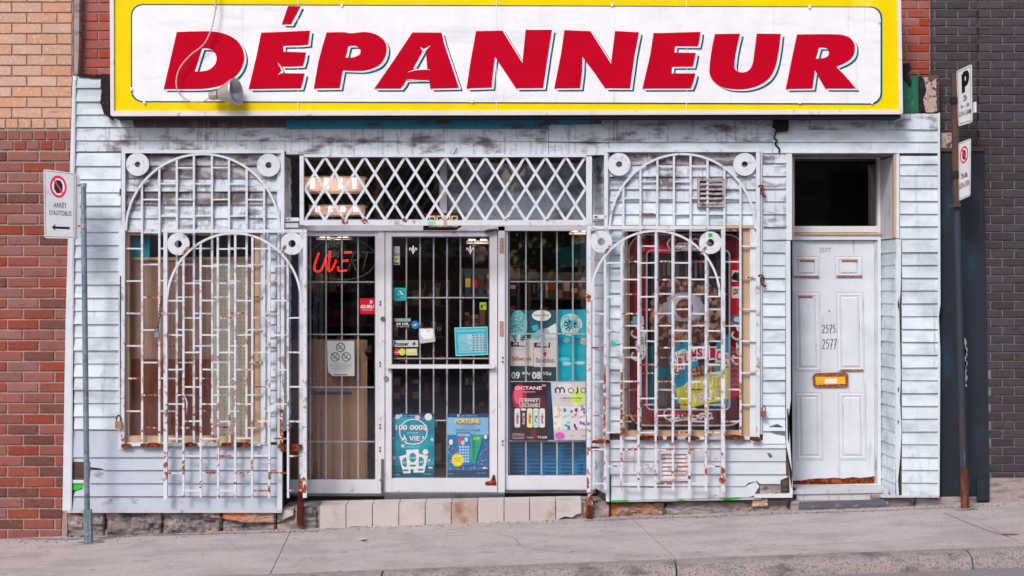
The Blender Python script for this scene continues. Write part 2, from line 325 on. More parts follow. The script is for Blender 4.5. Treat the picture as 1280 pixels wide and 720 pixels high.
# ------------------------------------------------------------------ ground
def slope_box(x0, x1, y0, y1, top, bot, mb=None, mid=1):
    mb = mb or MB()
    return mb.add([(x0,y0,gz(x0)+bot),(x1,y0,gz(x1)+bot),(x1,y1,gz(x1)+bot),(x0,y1,gz(x0)+bot),(x0,y0,gz(x0)+top),(x1,y0,gz(x1)+top),(x1,y1,gz(x1)+top),(x0,y1,gz(x0)+top)],
                  [(0,1,5,4),(1,2,6,5),(2,3,7,6),(3,0,4,7),(4,5,6,7),(3,2,1,0)])
KI, KO = -1.86, -2.14
road = MB().add([(-60,-30,gz(-60)-.10),(60,-30,gz(60)-.10),(60,KO+.2,gz(60)-.10),(-60,KO+.2,gz(-60)-.10)], [(0,1,2,3)]).build('road', m_road, None, 'structure')
gr = MB().add([(-80,-60,gz(-80)-.13),(80,-60,gz(80)-.13),(80,60,gz(80)-.13),(-80,60,gz(-80)-.13)], [(0,1,2,3)]).build('ground', m_road, None, 'structure')
pv = bpy.data.objects.new('pavement', None); COL.objects.link(pv); pv['kind'] = 'structure'; ORG['pavement'] = Vector((0, 0, 0))
jts = [[-14,-14.3], [-10,-10.2], [-6.0,-6.1], [-1.86,-1.70], [.96,1.15], [3.62,3.62], [6.7,6.7], [10,10], [14,14]]
for i in range(len(jts)-1):
    a, b = jts[i], jts[i+1]; g_ = .003
    q = [(a[0]+g_, .30), (b[0]-g_, .30), (b[1]-g_, KI), (a[1]+g_, KI)]
    q3 = [Vector((x, y, gz(x))) for x, y in q]
    MB().prism(q3, (0, 0, -.12)).build('slab', m_pave, pv)
kb = bpy.data.objects.new('kerb', None); COL.objects.link(kb); kb['kind'] = 'structure'; ORG['kerb'] = Vector((0, 0, 0))
for i in range(-8, 8):
    x0 = 1.13+2.03*i+.006; x1 = x0+2.03-.012
    m = MB(); N = 12; rows = []
    prof = [(KI-.006, -.006), (KI-.09, .004), (KI-.20, -.004), (KI-.25, -.03), (KO, -.10), (KO-.005, -.2)]
    for k in range(N+1):
        xx = x0+(x1-x0)*k/N; e = .008*math.sin(xx*5.1)+random.uniform(-.006, .006)
        rows.append([Vector((xx, y-(e if j > 1 else 0), gz(xx)+z+(random.uniform(-.005, .005) if j > 1 else 0))) for j, (y, z) in enumerate(prof)])
    n6 = len(prof); m.add([p for r in rows for p in r], [(k*n6+j, k*n6+j+1, (k+1)*n6+j+1, (k+1)*n6+j) for k in range(N) for j in range(n6-1)], True)
    m.add(rows[0]+[Vector((x0, KI, gz(x0)-.2))], [tuple(range(n6+1))]); m.add(rows[-1]+[Vector((x1, KI, gz(x1)-.2))], [tuple(reversed(range(n6+1)))])
    m.build('kerb_stone', m_kerb, kb)
# cracks in the pavement (thin dark grooves) and stains
def gline(pts, wd, mat, parent, name='crack', dz=.002):
    m = MB(); q = bez([G(*p) for p in pts], 5); v = []
    for i, p in enumerate(q):
        t = (q[min(i+1, len(q)-1)]-q[max(i-1, 0)]).normalized(); nrm = Vector((-t.y, t.x, 0))*wd*random.uniform(.5, 1.2)
        for sgn in (-1, 1):
            c = p+nrm*sgn; v.append(Vector((c.x, c.y, gz(c.x)+dz)))
    m.add(v, [(2*i, 2*i+2, 2*i+3, 2*i+1) for i in range(len(q)-1)]); return m.build(name, mat, parent)
m_crack = M('crack_dirt', sr('4f484b'), .95)
gline([(1180,641),(1215,656),(1262,672)], .004, m_crack, pv)
gline([(640,701),(800,694),(1000,682),(1280,668)], .003, M('joint_dirt', sr('90888c'), .95), pv)
gline([(1253,668),(1262,668.5),(1272,668)], .035, M('rust_stain', sr('6a4032'), .95), pv, 'stain')
for sx, sy in ((508,666.5),(752,663),(193,675),(115,712),(905,645),(1228,650),(50,685),(430,690),(575,702),(1030,652),(872,690)):
    gline([(sx-3,sy),(sx,sy+.4),(sx+3.5,sy)], .010, M('gum_stain', sr('857b7f'), .9), pv, 'stain')

rs_ = random.Random(12)
for i in range(46):
    sx, sy = rs_.uniform(10, 1270), rs_.uniform(662, 706); sy = max(sy, 681-.037*sx+4); h_ = rs_.uniform(.8, 2.4)
    if i % 4 == 0: gline([(sx-6*h_,sy),(sx-2,sy+rs_.uniform(-1,1)),(sx+7*h_,sy+rs_.uniform(-1,1))], rs_.uniform(.012,.03), M('damp_patch', sr('9d9498'), .9), pv, 'stain', .001)
    else: gline([(sx-h_,sy),(sx,sy+.2),(sx+h_,sy)], rs_.uniform(.006, .013), MATS['gum_stain'], pv, 'stain', .0022)
gline([(600,664),(640,672),(655,684),(700,690)], .0025, m_crack, pv)
gline([(120,700),(170,694),(215,699),(260,692)], .0022, m_crack, pv)
# grit and small stones lying along the walls and the kerb
m = MB(); rg = random.Random(3)
for i in range(700):
    near = rg.random() < .75
    x = rg.uniform(-4.2, 4.4); y = (-.01-abs(rg.gauss(0, .10))) if near else rg.uniform(KI, -.05)
    r = rg.uniform(.003, .009)*(1 if near else .6); c = Vector((x, y, gz(x)+r*.4))
    q = [c+Vector((r*rg.uniform(.7, 1.3)*math.cos(t*math.pi/2+i), r*rg.uniform(.7, 1.3)*math.sin(t*math.pi/2+i), -r*.4)) for t in range(4)]+[c+Vector((0, 0, r*.8))]
    m.add(q, [(0,1,4),(1,2,4),(2,3,4),(3,0,4)])
gm = m.build('grit', M('grit_stone', sr('7d7472'), .95, [(sr('4a4344'), (30, 30, 30), .5, .55)]), None, 'stuff'); gm['label'] = 'loose grit and crumbs along the foot of the walls'; gm['category'] = 'grit'
# damp dirt edge where the pavement meets the walls
gline([(0,673),(80,674),(105,673.5)], .03, M('wall_foot_dirt', sr('7b7276'), .95, [(sr('a9a1a5'), (20, 20, 20), .5, .6)]), pv, 'stain', .0015)
gline([(84,674.5),(160,670),(260,667.5),(398,664)], .035, MATS['wall_foot_dirt'], pv, 'stain', .0015)
gline([(730,651),(850,647),(985,642),(1110,638),(1225,633)], .028, MATS['wall_foot_dirt'], pv, 'stain', .0015)
gline([(95,678.5),(111,679.5),(130,677)], .05, M('post_foot_dirt', sr('6f676b'), .95, [(sr('a9a1a5'), (14, 14, 14), .52, .6)]), pv, 'stain', .003)
gline([(1195,637),(1206,637.5),(1220,636)], .04, MATS['post_foot_dirt'], pv, 'stain', .003)
# ------------------------------------------------------------------ bricks
BR = {}
def brick_mesh(mat, L=.25, H=.075, d=.06, q='a'):
    k = (mat.name, round(L, 3), round(H, 4), q)
    if k in BR: return BR[k]
    b = .004; j = lambda: random.uniform(-.0012, .0012)
    v = []; x, z = L/2, H/2
    for (xx, yy, zz) in [(x-b,-b,z-b),(-x+b,-b,z-b),(-x+b,-b,-z+b),(x-b,-b,-z+b),(x,0,z),(-x,0,z),(-x,0,-z),(x,0,-z),(x,d,z),(-x,d,z),(-x,d,-z),(x,d,-z)]:
        v.append((xx+j(), yy+j(), zz+j()))
    f = [(0,1,2,3),(0,4,5,1),(1,5,6,2),(2,6,7,3),(3,7,4,0),(4,8,9,5),(5,9,10,6),(6,10,11,7),(7,11,8,4)]
    me = bpy.data.meshes.new('brick'); me.from_pydata(v, [], f); me.materials.append(mat); me.update(); BR[k] = me
    return me
def lay(parent, x0f, x1f, y_top, y_bot, pitch, blen, gap, Y, mat, phase=0, xs=0, frame=(0, 1280), header=False, mats=None):
    """courses of bricks between picture columns x0f(y)..x1f(y)"""
    rest = MB(); r = 0; y = y_top
    while y < y_bot-2:
        ya, yb = y, min(y+pitch, y_bot); g_ = gap/2
        xa = x0f(y) if callable(x0f) else x0f; xb = x1f(y) if callable(x1f) else x1f
        off = phase + ((blen+gap)/2 if (r % 2) else 0)
        k = math.floor((xa-off)/(blen+gap)); x = off+k*(blen+gap)
        while x < xb:
            a, b = max(x+g_, xa), min(x+blen+gap-g_, xb)
            if b-a > 2.5:
                Lw, Hh = (b-a)*(D+Y)/FPX, (yb-ya-gap)*(D+Y)/FPX
                c = P((a+b)/2, (ya+yb)/2, Y)
                mt = mat if not mats else (mats[0] if random.random() > mats[2] else mats[1])
                if b < frame[0]+1 or a > frame[1]-1 or yb < 1:
                    rest.box((c.x-Lw/2, Y, c.z-Hh/2), (c.x+Lw/2, Y+.05, c.z+Hh/2))
                else:
                    me = brick_mesh(mt, Lw, Hh, q=random.choice('abc'))
                    o = bpy.data.objects.new('brick', me); COL.objects.link(o); o.parent = parent
                    o.location = c+Vector((0, random.uniform(-.002, .001), 0))-org(parent); ORG[o.name] = org(parent)
            x += blen+gap
        y += pitch; r += 1
    if rest.v: rest.build('brickwork', mat, parent, 'stuff')

def wallbox(name, mat, parent, x0, x1, y0, y1, Y0, Y1): return MB().pb(x0, x1, y0, y1, Y0, Y1).build(name, mat, parent)
TOPZ = 7.2
# left building
LB = thing('brick_building', 'orange and red brick building left of the white clapboard shop', 'building', (X(20, .1), .1, 0))
xl = lambda y: 90 if y < 150 else 90-(y-150)*.0265
MB().box((-9, .1065, -.6), (X(92, .11), 7, TOPZ)).build('wall', m_mortar, LB)
MB().box((-9, .1055, Z(148, .11)), (X(92, .11), .1065, TOPZ)).build('upper_wall', m_mortarO, LB)
MB().box((-9.1, .0, TOPZ), (X(93, .11), 7.1, TOPZ+.15)).build('coping', m_cement, LB)
lay(LB, -260, xl, -50, 148, 13.2, 36.2, 1.4, .1, m_brickL, phase=15)
lay(LB, -260, xl, 148, 161, 13.2, 14.6, 1.7, .1, m_brickL, phase=7)
lay(LB, -260, xl, 162.5, 188, 12.7, 14.4, 1.9, .1, m_brickR, phase=9)
lay(LB, -260, xl, 189, 679, 13.13, 37.2, 2.3, .1, m_brickR, phase=9, mats=(m_brickR, m_brickR2, .16))
# right building
RB = thing('brick_building', 'dark purple-grey brick building with black plywood panel, at the right edge', 'building', (X(1240, .1), .1, gz(4)))
MB().box((X(1165, .12), .126, -.2), (X(1222, .12), 7, TOPZ)).build('wall', m_mortarD, RB)
MB().box((X(1223, .1), .086, -.2), (9, 7, TOPZ)).build('wall', m_mortarD, RB)
MB().box((X(1163, .1), .0, TOPZ), (9.1, 7.1, TOPZ+.15)).build('coping', m_cement, RB)
lay(RB, 1164.5, 1221, -42, 186, 10.72, 27.2, 1.6, .12, m_brickD, phase=2, frame=(0, 1290))
lay(RB, lambda y: 1223.5 if y < 190 else (1230+(y-190)*.0195), 1500, -42, 597, 10.72, 28, 1.6, .08, m_brickD, phase=10)
MB().box((X(1238, .02), .02, -.2), (9, .09, Z(598.5, .02))).build('plinth', m_cement, RB)
MB().prism([P(1176,188,.07), P(1229.5,190,.07), P(1237,600,.07), P(1237,632,.07), P(1174,632,.07)], (0,.06,0)).build('plywood_panel', m_dpanel, RB)
MB().pb(1176, 1230, 184.5, 189, .05, .1).build('panel_cap', m_postrust, RB)
MB().pb(1221, 1239, 597.5, 626, .045, .068).build('plywood_patch', m_dpanel, RB)
MB().pb(1177, 1190, 166, 187, .06, .11).build('cement_block', m_plaster, RB)
MB().tube([(X(1222.3,.07), .07, Z(y,.07)) for y in (-40, 0, 60, 120, 186)], .004, 6).build('cable', m_wireb, RB)

# ------------------------------------------------------------------ the shop
SH = thing('corner_shop', 'shop faced in pale blue clapboard with barred windows, lattice transom and glass door', 'building', (0, 0, 0))
WB = [(92,157,94,640),(157,352,94,289),(157,322,556,640),(326,352,289,640),(352,757,94,193),(757,985,94,286),(757,779,286,628),(938,985,286,628),(779,938,547,628),(985,1121,94,195),(1121,1174,94,622)]
for a in WB: wallbox('backing_wall', m_wood_d, SH, a[0], a[1], a[2], a[3], .002, .12)
wallbox('backing_wall', m_wood_d, SH, 322.2, 325.8, 556, 640, .002, .12)
MB().box((X(97,.15), .152, Z(143,.15)), (X(1163,.15), 7, TOPZ-.1)).build('upper_wall', m_mortar, SH)
MB().box((X(97,.15)-.02, .1, TOPZ-.1), (X(1163,.15), 7.1, TOPZ)).build('coping', m_cement, SH)
lay(SH, 100, 140, -42, 94, 11.55, 29.5, 1.6, .146, m_brickU, phase=14, frame=(0, 1280))
lay(SH, 1124, 1162, -42, 94, 10.75, 27, 1.6, .146, m_brickU, phase=4, frame=(0, 1280))
MB().prism([P(92.5,-30,.06), P(99.5,-30,.06), P(98.5,60,.06), P(97,94,.06), P(92.5,94,.06)], (0, .09, 0)).build('cement_joint', m_cement, SH)

def plank(ax, ay, bx, by, zt, zb, mat, th=.018, name='clapboard', cut=None, jit=True):
    a, b = Vector((ax, ay, 0)), Vector((bx, by, 0)); t = (b-a).normalized(); o = Vector((t.y, -t.x, 0))
    if jit: th *= random.uniform(.8, 1.25)
    def pt(base, z, out): return Vector((base.x+o.x*out, base.y+o.y*out, z))
    s1 = random.uniform(-.0012, .0012) if jit else 0
    v = [pt(a, zt, 0), pt(b, zt, 0), pt(b, zt, .002), pt(a, zt, .002), pt(a, zb+s1, 0), pt(b, zb-s1, 0), pt(b, zb-s1, th), pt(a, zb+s1, th)]
    return MB().add(v, [(3,2,6,7)[::-1],(0,1,2,3)[::-1],(4,7,6,5)[::-1],(0,3,7,4)[::-1],(1,5,6,2)[::-1],(0,4,5,1)[::-1]]).build(name, mat, SH)
def planks(x0, x1, ys, mat, mats=None):
    for i in range(len(ys)-1):
        m = mats[i] if mats else mat
        plank(X(x0), 0, X(x1), 0, Z(ys[i]), Z(ys[i+1])-.001, m)
def plank_poly(poly, ytop, ybot, mat, name='clapboard'):
    f = lambda y: -.002-.016*(y-ytop)/(ybot-ytop)
    front = [Vector((X(x), f(y), Z(y))) for x, y in poly]; back = [Vector((v.x, 0, v.z)) for v in front]; n = len(front)
    m = MB(); tr = tessellate_polygon([front]); fs = []
    for t in tr:
        a, b, c = (front[i] for i in t); fs.append(tuple(t) if (b-a).cross(c-a).y < 0 else tuple(reversed(t)))
    fs += [(i, (i+1) % n, (i+1) % n+n, i+n) for i in range(n)]
    return m.add(front+back, fs).build(name, mat, SH)
Lc = [191+16.45*i for i in range(22)]
top = [95.5,110,127,143.2]
planks(95, 127, top, m_siding)                                   # left of the sign
for ya, yb in ((110,127),(127,143.2)): plank(X(127.3), 0, X(137), 0, Z(ya), Z(yb), m_siding)
plank_poly([(95,143.5),(165,143.5),(168,159),(95,159)], 143.3, 159, m_siding)
plank_poly([(165.5,143.5),(357,143.5),(357,159.6),(168.5,159.6)], 143.3, 159.6, m_siding_brown)
planks(95, 357.5, [159.6,175.6], m_siding_dirty); plank(X(95), 0, X(357.5), 0, Z(175.8), Z(189.5), m_siding_dirty)
MB().pb(357.6, 686, 146, 161.3, -.004, 0).build('fascia_board', m_teal_board, SH)
MB().pb(686.6, 751, 148, 155.6, -.002, 0).build('fascia_board', m_teal_board, SH)
plank(X(357.8), 0, X(685.3), 0, Z(161.5), Z(177), m_siding_dirty, .010); plank(X(357.8), 0, X(685.3), 0, Z(177.2), Z(193.2), m_siding_dirty, .012)
plank_poly([(686,158),(688,156),(715,156),(718,155.5),(751.5,155.5),(761,164),(761,178),(686,177)], 155, 178, m_siding_dirty, 'flashing')
plank_poly([(686,178),(761,178.6),(761,193.5),(690,196),(686,194)], 178, 196, m_siding_dirty, 'flashing')
plank_poly([(751.5,148),(761,148),(761,163.8),(752,155)], 148, 164, m_siding_dirty)
for (a, b, mt) in ((147.5,162,m_siding_dirty),(162,177.5,m_siding_dirty),(177.5,191.5,m_siding)):
    plank(X(761.4), 0, X(965), 0, Z(a), Z(b), mt)
    plank(X(965.4), 0, X(1172), 0, Z(a if a > 150 else 142), Z(b), m_siding if a > 150 else m_siding_dirty)
planks(93, 151.5, Lc, m_siding)                                  # column left of window
# the last courses run under the window; the lowest ones are torn at their left end
yb = [556,571.5,587.5,604,620.3,637]
for x0, x1, m in ((105,346,m_siding_low),):
    plank_poly([(90,538),(151.5,538),(151.5,556.2),(351,556.2),(351,571.3),(90,571.3)], 538, 571.5, m_siding_low)
    plank_poly([(90,571.7),(351,571.7),(351,587.2),(131,587.2),(128,585.4),(117,584),(113.5,583.4),(113.5,577.5),(90,577)], 571.5, 587.5, m_siding_low)
    plank_poly([(113.5,587.7),(351,587.7),(351,603.7),(112.6,603.7),(113,596)], 587.5, 604, m_siding_low)
    plank_poly([(90,604.4),(103,604.3),(104.5,604),(351,604.3),(351,620),(92.5,620),(94.5,614),(103.5,611.4),(90,614.5)][2:8], 604, 620.3, m_siding_low)
    plank_poly([(92,621),(351,620.6),(351,636.8),(90.6,637)], 620.3, 637, m_siding_low)
MB().pb(90.5, 104.5, 600, 604, -.014, 0).build('broken_board', m_trim, SH)
plank_poly([(90.5,604.4),(104.5,604.2),(104.5,609.4),(96.5,612.5),(91,612)], 604, 620, m_gpaint, 'painted_scrap')
for i in range(5):
    MB().pb(91, 104.6, 577.5+i*4.4, 577.5+i*4.4+3.9, -.001, .001).build('bare_board', m_wood_d, SH)
MB().pb(84, 352, 637.2, 641, -.017, .03).build('base_trim', m_trim_grey, SH)
# corner trim, leaning outwards
MB().prism([P(91,95,-.02), P(95.4,95,-.02), P(94,190,-.02), P(91,380,-.02), P(88.6,638,-.02), P(78,638,-.02), P(82,400,-.02), P(88,190,-.02)], (0, .10, 0)).build('corner_trim', m_trim, SH)
MB().prism([P(92.6,100,-.026), P(94.6,100,-.026), P(89.5,638,-.026), P(87.5,638,-.026)], (0, .006, 0)).build('trim_bead', m_trim_grey, SH)
# window trims
MB().pb(151.8, 155.6, 190, 562, -.024, 0).build('window_trim', m_trim, SH)
MB().pb(148, 151.6, 282, 562, -.020, 0).build('window_trim', m_trim, SH)
yy = [191.5,207,223,239.3,255.6,272.6,286.5]
planks(156, 347, yy, None, [m_siding_black, m_siding_black, m_siding_dirty, m_siding_black, m_siding_dirty, m_siding_dirty])
MB().pb(156, 352, 286.8, 290.3, -.03, 0).build('drip_edge', m_trim_grey, SH)
MB().pb(325.6, 335.6, 290.6, 556, -.022, 0).build('window_trim', m_trim, SH)
planks(336, 346, [290.6+16.35*i for i in range(17)], m_siding)
MB().pb(346.3, 352.6, 190.6, 638, -.022, 0).build('corner_trim', m_trim, SH)
MB().pb(156, 325.4, 553.8, 557.6, -.045, 0).build('window_sill', m_trim, SH)
# left return of the entrance
ax, bx = X(352.6), X(363, .4)
for i in range(21):
    za, zb_ = Z(193+16.5*i+ (0)), Z(193+16.5*(i+1))
    plank(ax, 0, bx, .4, za, zb_-.001, m_siding if i > 2 else m_siding_dirty, .010)
MB().prism([Vector((X(352.6), .004, Z(193))), Vector((X(350.6,.42), .42, Z(193))), Vector((X(350.6,.42), .42, Z(632))), Vector((X(352.6), .004, Z(632)))], (-.02, 0, 0)).build('return_board', m_wood_d, SH)
# right bay
planks(762, 778.6, [286.5+15.9*i for i in range(22)][:17], m_siding)
yr = [191.5,206,220.8,236.5,252.2,267.8,281.5]
planks(762, 946, yr, None, [m_siding_black, m_siding_dirty, m_siding_dirty, m_siding_dirty, m_siding, m_siding])
MB().pb(762, 946, 281.8, 285.4, -.028, 0).build('drip_edge', m_tan, SH)
MB().pb(757.6, 761.8, 190, 627, -.021, 0).build('corner_trim', m_trim, SH)
MB().pb(946.3, 953, 190, 543, -.022, 0).build('window_trim', m_trim, SH)
MB().pb(937.5, 946.1, 285.6, 546, -.02, 0).build('window_trim', m_trim, SH)
MB().pb(779, 937.3, 546.4, 549.6, -.04, 0).build('window_sill', m_trim, SH)
yc = [191.5]+[204+15.92*i for i in range(23)]
for i in range(len(yc)-1):
    if yc[i+1] > 560: break
    plank(X(953.4), 0, X(983.4-(2.2 if yc[i] > 290 else 0)), 0, Z(yc[i]), Z(yc[i+1])-.001, m_siding_dirty if i < 6 else m_siding)
yl = [550,559.7,576,592.3,607.6,625.3]
for i in range(5):
    ya, yb2 = yl[i], yl[i+1]
    if i < 3: plank(X(762), 0, X(982), 0, Z(ya), Z(yb2)-.001, m_siding_rust)
    elif i == 3: plank_poly([(762,592.5),(981,592.5),(985,596),(975.5,600),(975,604.8),(949,604.5),(946,601),(935,603.5),(931,607.4),(762,607.4)], 592.3, 607.6, m_siding_rust)
    else: plank_poly([(762,607.8),(931,607.8),(945,601.5),(949,608),(941.5,619.5),(936,621),(762,625)], 600, 625.3, m_siding_rust)
MB().pb(950, 976, 605, 617, -.004, .001).build('bare_board', m_stone, SH)
MB().pb(977, 984, 597, 617, -.003, .001).build('bare_board', m_wood_d, SH)
MB().prism([P(943,618,-.03), P(990,617,-.03), P(990,622,-.03), P(943,622.4,-.03)], (0, .05, 0)).build('broken_board', m_trim, SH)
MB().prism([P(762,625.4,-.018), P(952,621.6,-.018), P(952,624.4,-.018), P(762,628,-.018)], (0, .03, 0)).build('base_trim', m_gtrim, SH)
MB().prism([P(761.8,593,-.019), P(763.6,593,-.019), P(763.6,628,-.019), P(761.8,628,-.019)], (0, .01, 0)).build('painted_edge', m_black, SH)
plank_poly([(762.5,607.2),(838,608.2),(850,606.5),(852,607.4),(838,609.8),(762.5,608.8)], 600, 625.3, m_gpaint, 'painted_edge')
# right return of the entrance (splayed)
ax, bx = X(743.5, .4), X(757.6)
for i in range(26):
    plank(ax, .4, bx, 0, Z(193+16.3*i), Z(193+16.3*(i+1))-.001, m_siding_dirty if i < 5 else m_siding_low, .010)
MB().prism([Vector((X(757.6), .004, Z(193))), Vector((X(746,.42), .42, Z(193))), Vector((X(746,.42), .42, Z(628))), Vector((X(757.6), .004, Z(628)))], (.02, 0, 0)).build('return_board', m_wood_d, SH)
# column right of the door
planks(1124.5, 1172.3, [195,205.2,219.2,235.1,251.1,267.2,282.8,298.2], m_siding)
planks(1127, 1172.8, [298.4]+[315+16*i for i in range(20)], m_siding)
MB().prism([P(1172.4,141,-.022), P(1175,141,-.022), P(1175.6,380,-.022), P(1173.6,395,-.022), P(1175.4,440,-.022), P(1174.4,620,-.022), P(1172.6,620,-.022)], (0, .14, 0)).build('corner_trim', m_trim, SH)
MB().prism([P(1120.6,192,-.022), P(1124.3,192,-.022), P(1124.3,298,-.022), P(1120.6,298,-.022)], (0, .03, 0)).build('door_trim', m_trim, SH)
MB().prism([P(1119.6,299,-.024), P(1126.8,299,-.024), P(1126,360,-.024), P(1124,385,-.024), P(1126,470,-.024), P(1125,500,-.024), P(1127,540,-.024), P(1125,575,-.024), P(1122.5,600,-.024), P(1123.6,618,-.024), P(1121,620,-.024), P(1119.5,560,-.024)], (0, .03, 0)).build('door_trim', m_trim, SH)
MB().pb(1101, 1174, 619.2, 622, -.02, .02).build('base_trim', m_trim_grey, SH)
for (a, b, c, d) in ((1122,372,1124,389),(1122.2,483,1123.8,491),(1122,524,1123.6,531)): MB().prism([P((a+c)/2,b,-.0255), P(c,(b+d)/2,-.0255), P((a+c)/2,d,-.0255), P(a,(b+d)/2,-.0255)], (0, .002, 0)).build('split', m_black, SH)
MB().prism([P(1124,576,-.0165), P(1125.6,573,-.0165), P(1124.2,600,-.0165), P(1124.6,618,-.0165), P(1123,618,-.0165)], (0, .01, 0)).build('split', m_black, SH)
MB().pb(983, 990, 192, 300, -.02, .06).build('door_trim', m_trim, SH)
MB().prism([P(989.4,195,.02), P(991.4,195,.02), P(992.4,298,.02), P(989.4,298,.02)], (0, .38, 0)).build('door_reveal', m_tan, SH)
MB().prism([P(982,301,-.02), P(988,301,-.02), P(988.5,500,-.02), P(986,520,-.02), P(988,560,-.02), P(990.5,600,-.02), P(991,622,-.02), P(988,622,-.02), P(986,575,-.02), P(983,555,-.02)], (0, .09, 0)).build('door_trim', m_trim, SH)
# torn siding bits beside the door
MB().prism([P(961,533,-.016), P(972,530,-.016), P(981,535,-.016), P(984,545,-.016), P(975,543,-.016), P(966,541,-.016)], (0, .01, 0)).build('torn_hole', M('torn_grey', sr('6c7468'), .9, [(sr('3c463a'), (30,30,30), .5, .6)]), SH)
MB().prism([P(959,566,-.016), P(964,567,-.016), P(965.5,571,-.016), P(962,572.5,-.016)], (0, .01, 0)).build('torn_hole', M('torn_grey', (0,0,0)), SH)
MB().prism([P(983.8,510,-.021), P(985.6,512,-.021), P(987,535,-.021), P(986.4,556,-.021), P(984.6,548,-.021)], (0, .002, 0)).build('split', m_black, SH)
MB().prism([P(984,562,-.021), P(986,572,-.021), P(990,590,-.021), P(990,612,-.021), P(987,596,-.021)], (0, .002, 0)).build('split', m_black, SH)
# door reveal: plain board above, clapboards below
YD = .40
ax, bx = X(1101.5, YD), X(1119)
MB().prism([Vector((X(1100.5,YD), YD, Z(195))), Vector((X(1117.5), 0.0, Z(195))), Vector((X(1117.5), 0.0, Z(298))), Vector((X(1100.5,YD), YD, Z(297.5)))], (.03, .0, 0)).build('door_reveal', m_trim_grey, SH)
MB().prism([P(1117.4,193,-.018), P(1120.4,193,-.018), P(1120.4,297,-.018), P(1117.4,297,-.018)], (0, .05, 0)).build('door_trim', m_tan, SH)
for i in range(20):
    plank(ax, YD, bx, 0, Z(299+16.05*i), Z(299+16.05*(i+1))-.001, m_siding, .010)
MB().prism([Vector((X(1119)+.004, 0.004, Z(299))), Vector((X(1104,YD), YD, Z(299))), Vector((X(1104,YD), YD, Z(621))), Vector((X(1119)+.004, 0.004, Z(621)))], (.02, 0, 0)).build('return_board', m_wood_d, SH)
MB().box((X(983), .0, Z(192.5)), (X(1121), .42, Z(192.5)+.02)).build('soffit', m_trim_grey, SH)
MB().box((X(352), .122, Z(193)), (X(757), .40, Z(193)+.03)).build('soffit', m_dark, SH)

# foundation stones
def stone(pts, mat, Y=.03, dep=.15, name='foundation_stone', seg=3):
    m = MB(); fr = []
    for i in range(len(pts)):
        a, b = pts[i], pts[(i+1) % len(pts)]
        for k in range(seg):
            t = k/seg; e = .6 if k else 0
            fr.append((a[0]+(b[0]-a[0])*t+random.uniform(-e, e), a[1]+(b[1]-a[1])*t+random.uniform(-e, e)))
    cx = sum(p[0] for p in fr)/len(fr); cy = sum(p[1] for p in fr)/len(fr)
    F = [P(x, y, Y) for x, y in fr]; I = [P(cx+(x-cx)*.93, cy+(y-cy)*.82, Y-.02+random.uniform(-.008, .008)) for x, y in fr]; n = len(F)
    B = [v+Vector((0, dep, 0)) for v in F]; c = P(cx, cy, Y-.02)
    m.add(F+I+B+[c], [(i, (i+1) % n, n+(i+1) % n, n+i) for i in range(n)]+[(n+i, n+(i+1) % n, 3*n) for i in range(n)]+[((i+1) % n, i, 2*n+i, 2*n+(i+1) % n) for i in range(n)])
    return m.build(name, mat, SH)
from mathutils import noise as mnoise
def rough(x0, x1, yt, ybt, mat, Y=.03, amp=.035, seed=0, hole=None):
    nx, ny = max(6, int((x1-x0)/3)), 9; m = MB(); v = []
    for j in range(ny+1):
        for i in range(nx+1):
            u, w_ = i/nx, j/ny; x = x0+(x1-x0)*u+2.5*mnoise.noise(Vector((seed, w_*3, 1)))*(1 if 0 < i < nx else 1.2); y = yt(x)+(ybt(x)-yt(x))*w_
            e = min(u, 1-u, w_*.5+.1, 1)*1.0
            d_ = amp*(mnoise.noise(Vector((x*.05, y*.09, seed)))+.6*mnoise.noise(Vector((x*.17, y*.25, seed+5)))+.35*mnoise.noise(Vector((x*.5, y*.6, seed))))-(.03 if u in (0, 1) else 0)*-1
            v.append(P(x, y, Y+d_))
    m.add(v, [(j*(nx+1)+i, (j+1)*(nx+1)+i, (j+1)*(nx+1)+i+1, j*(nx+1)+i+1) for j in range(ny) for i in range(nx)])
    n = len(v); a, b, c, d_ = v[0], v[nx], v[-1], v[-1-nx]; m.add([a+Vector((0,.12,0)), b+Vector((0,.12,0)), c+Vector((0,.12,0)), d_+Vector((0,.12,0)), a, b, c, d_], [(4,5,1,0),(5,6,2,1),(7,4,0,3)])
    return m.build('foundation_stone', mat, SH)
gyl = lambda x: 676.5-.037*x
for i, (x0, x1) in enumerate(((84,131),(132,203),(204,277))):
    rough(x0, x1, lambda x: 641, gyl, m_stone, .02, .04, i*3.3)
MB().add([(X(84), .13, -.4), (X(398), .13, -.4), (X(398), .13, Z(640)), (X(84), .13, Z(640))], [(0,1,2,3)]).build('mortar_bed', m_stone, SH)
rough(278, 345, lambda x: 641, lambda x: 648+5*min(1, (x-278)/30), m_stone_or, .01, .02, 9); rough(278, 345, lambda x: 648+5*min(1, max(0, (x-278)/30)), gyl, m_stone, .045, .04, 12)
stone([(346,640),(368,634),(366,643),(353,653),(346,654)], m_stone, .04); stone([(353,637),(367,637),(367,644),(353,651)], m_tile, .03, .1, 'step_tile', 1)
stone([(346,654.6),(374,650),(374,668),(346,668)], m_stone, .05); rough(368, 398, lambda x: 634, gyl, m_stone, .03, .04, 31)
stone([(729,627),(762,627),(762,655),(729,656)], m_stone, .04)
rough(762, 831, lambda x: 629, lambda x: 677.5-.037*x, m_stone_or, .05, .035, 21); rough(832, 986, lambda x: 627-(x-832)*.02, lambda x: 677.5-.037*x, m_cement, .05, .03, 25)
stone([(940,622.5),(960,622),(960,633),(940,634)], m_tan, .02, .05)
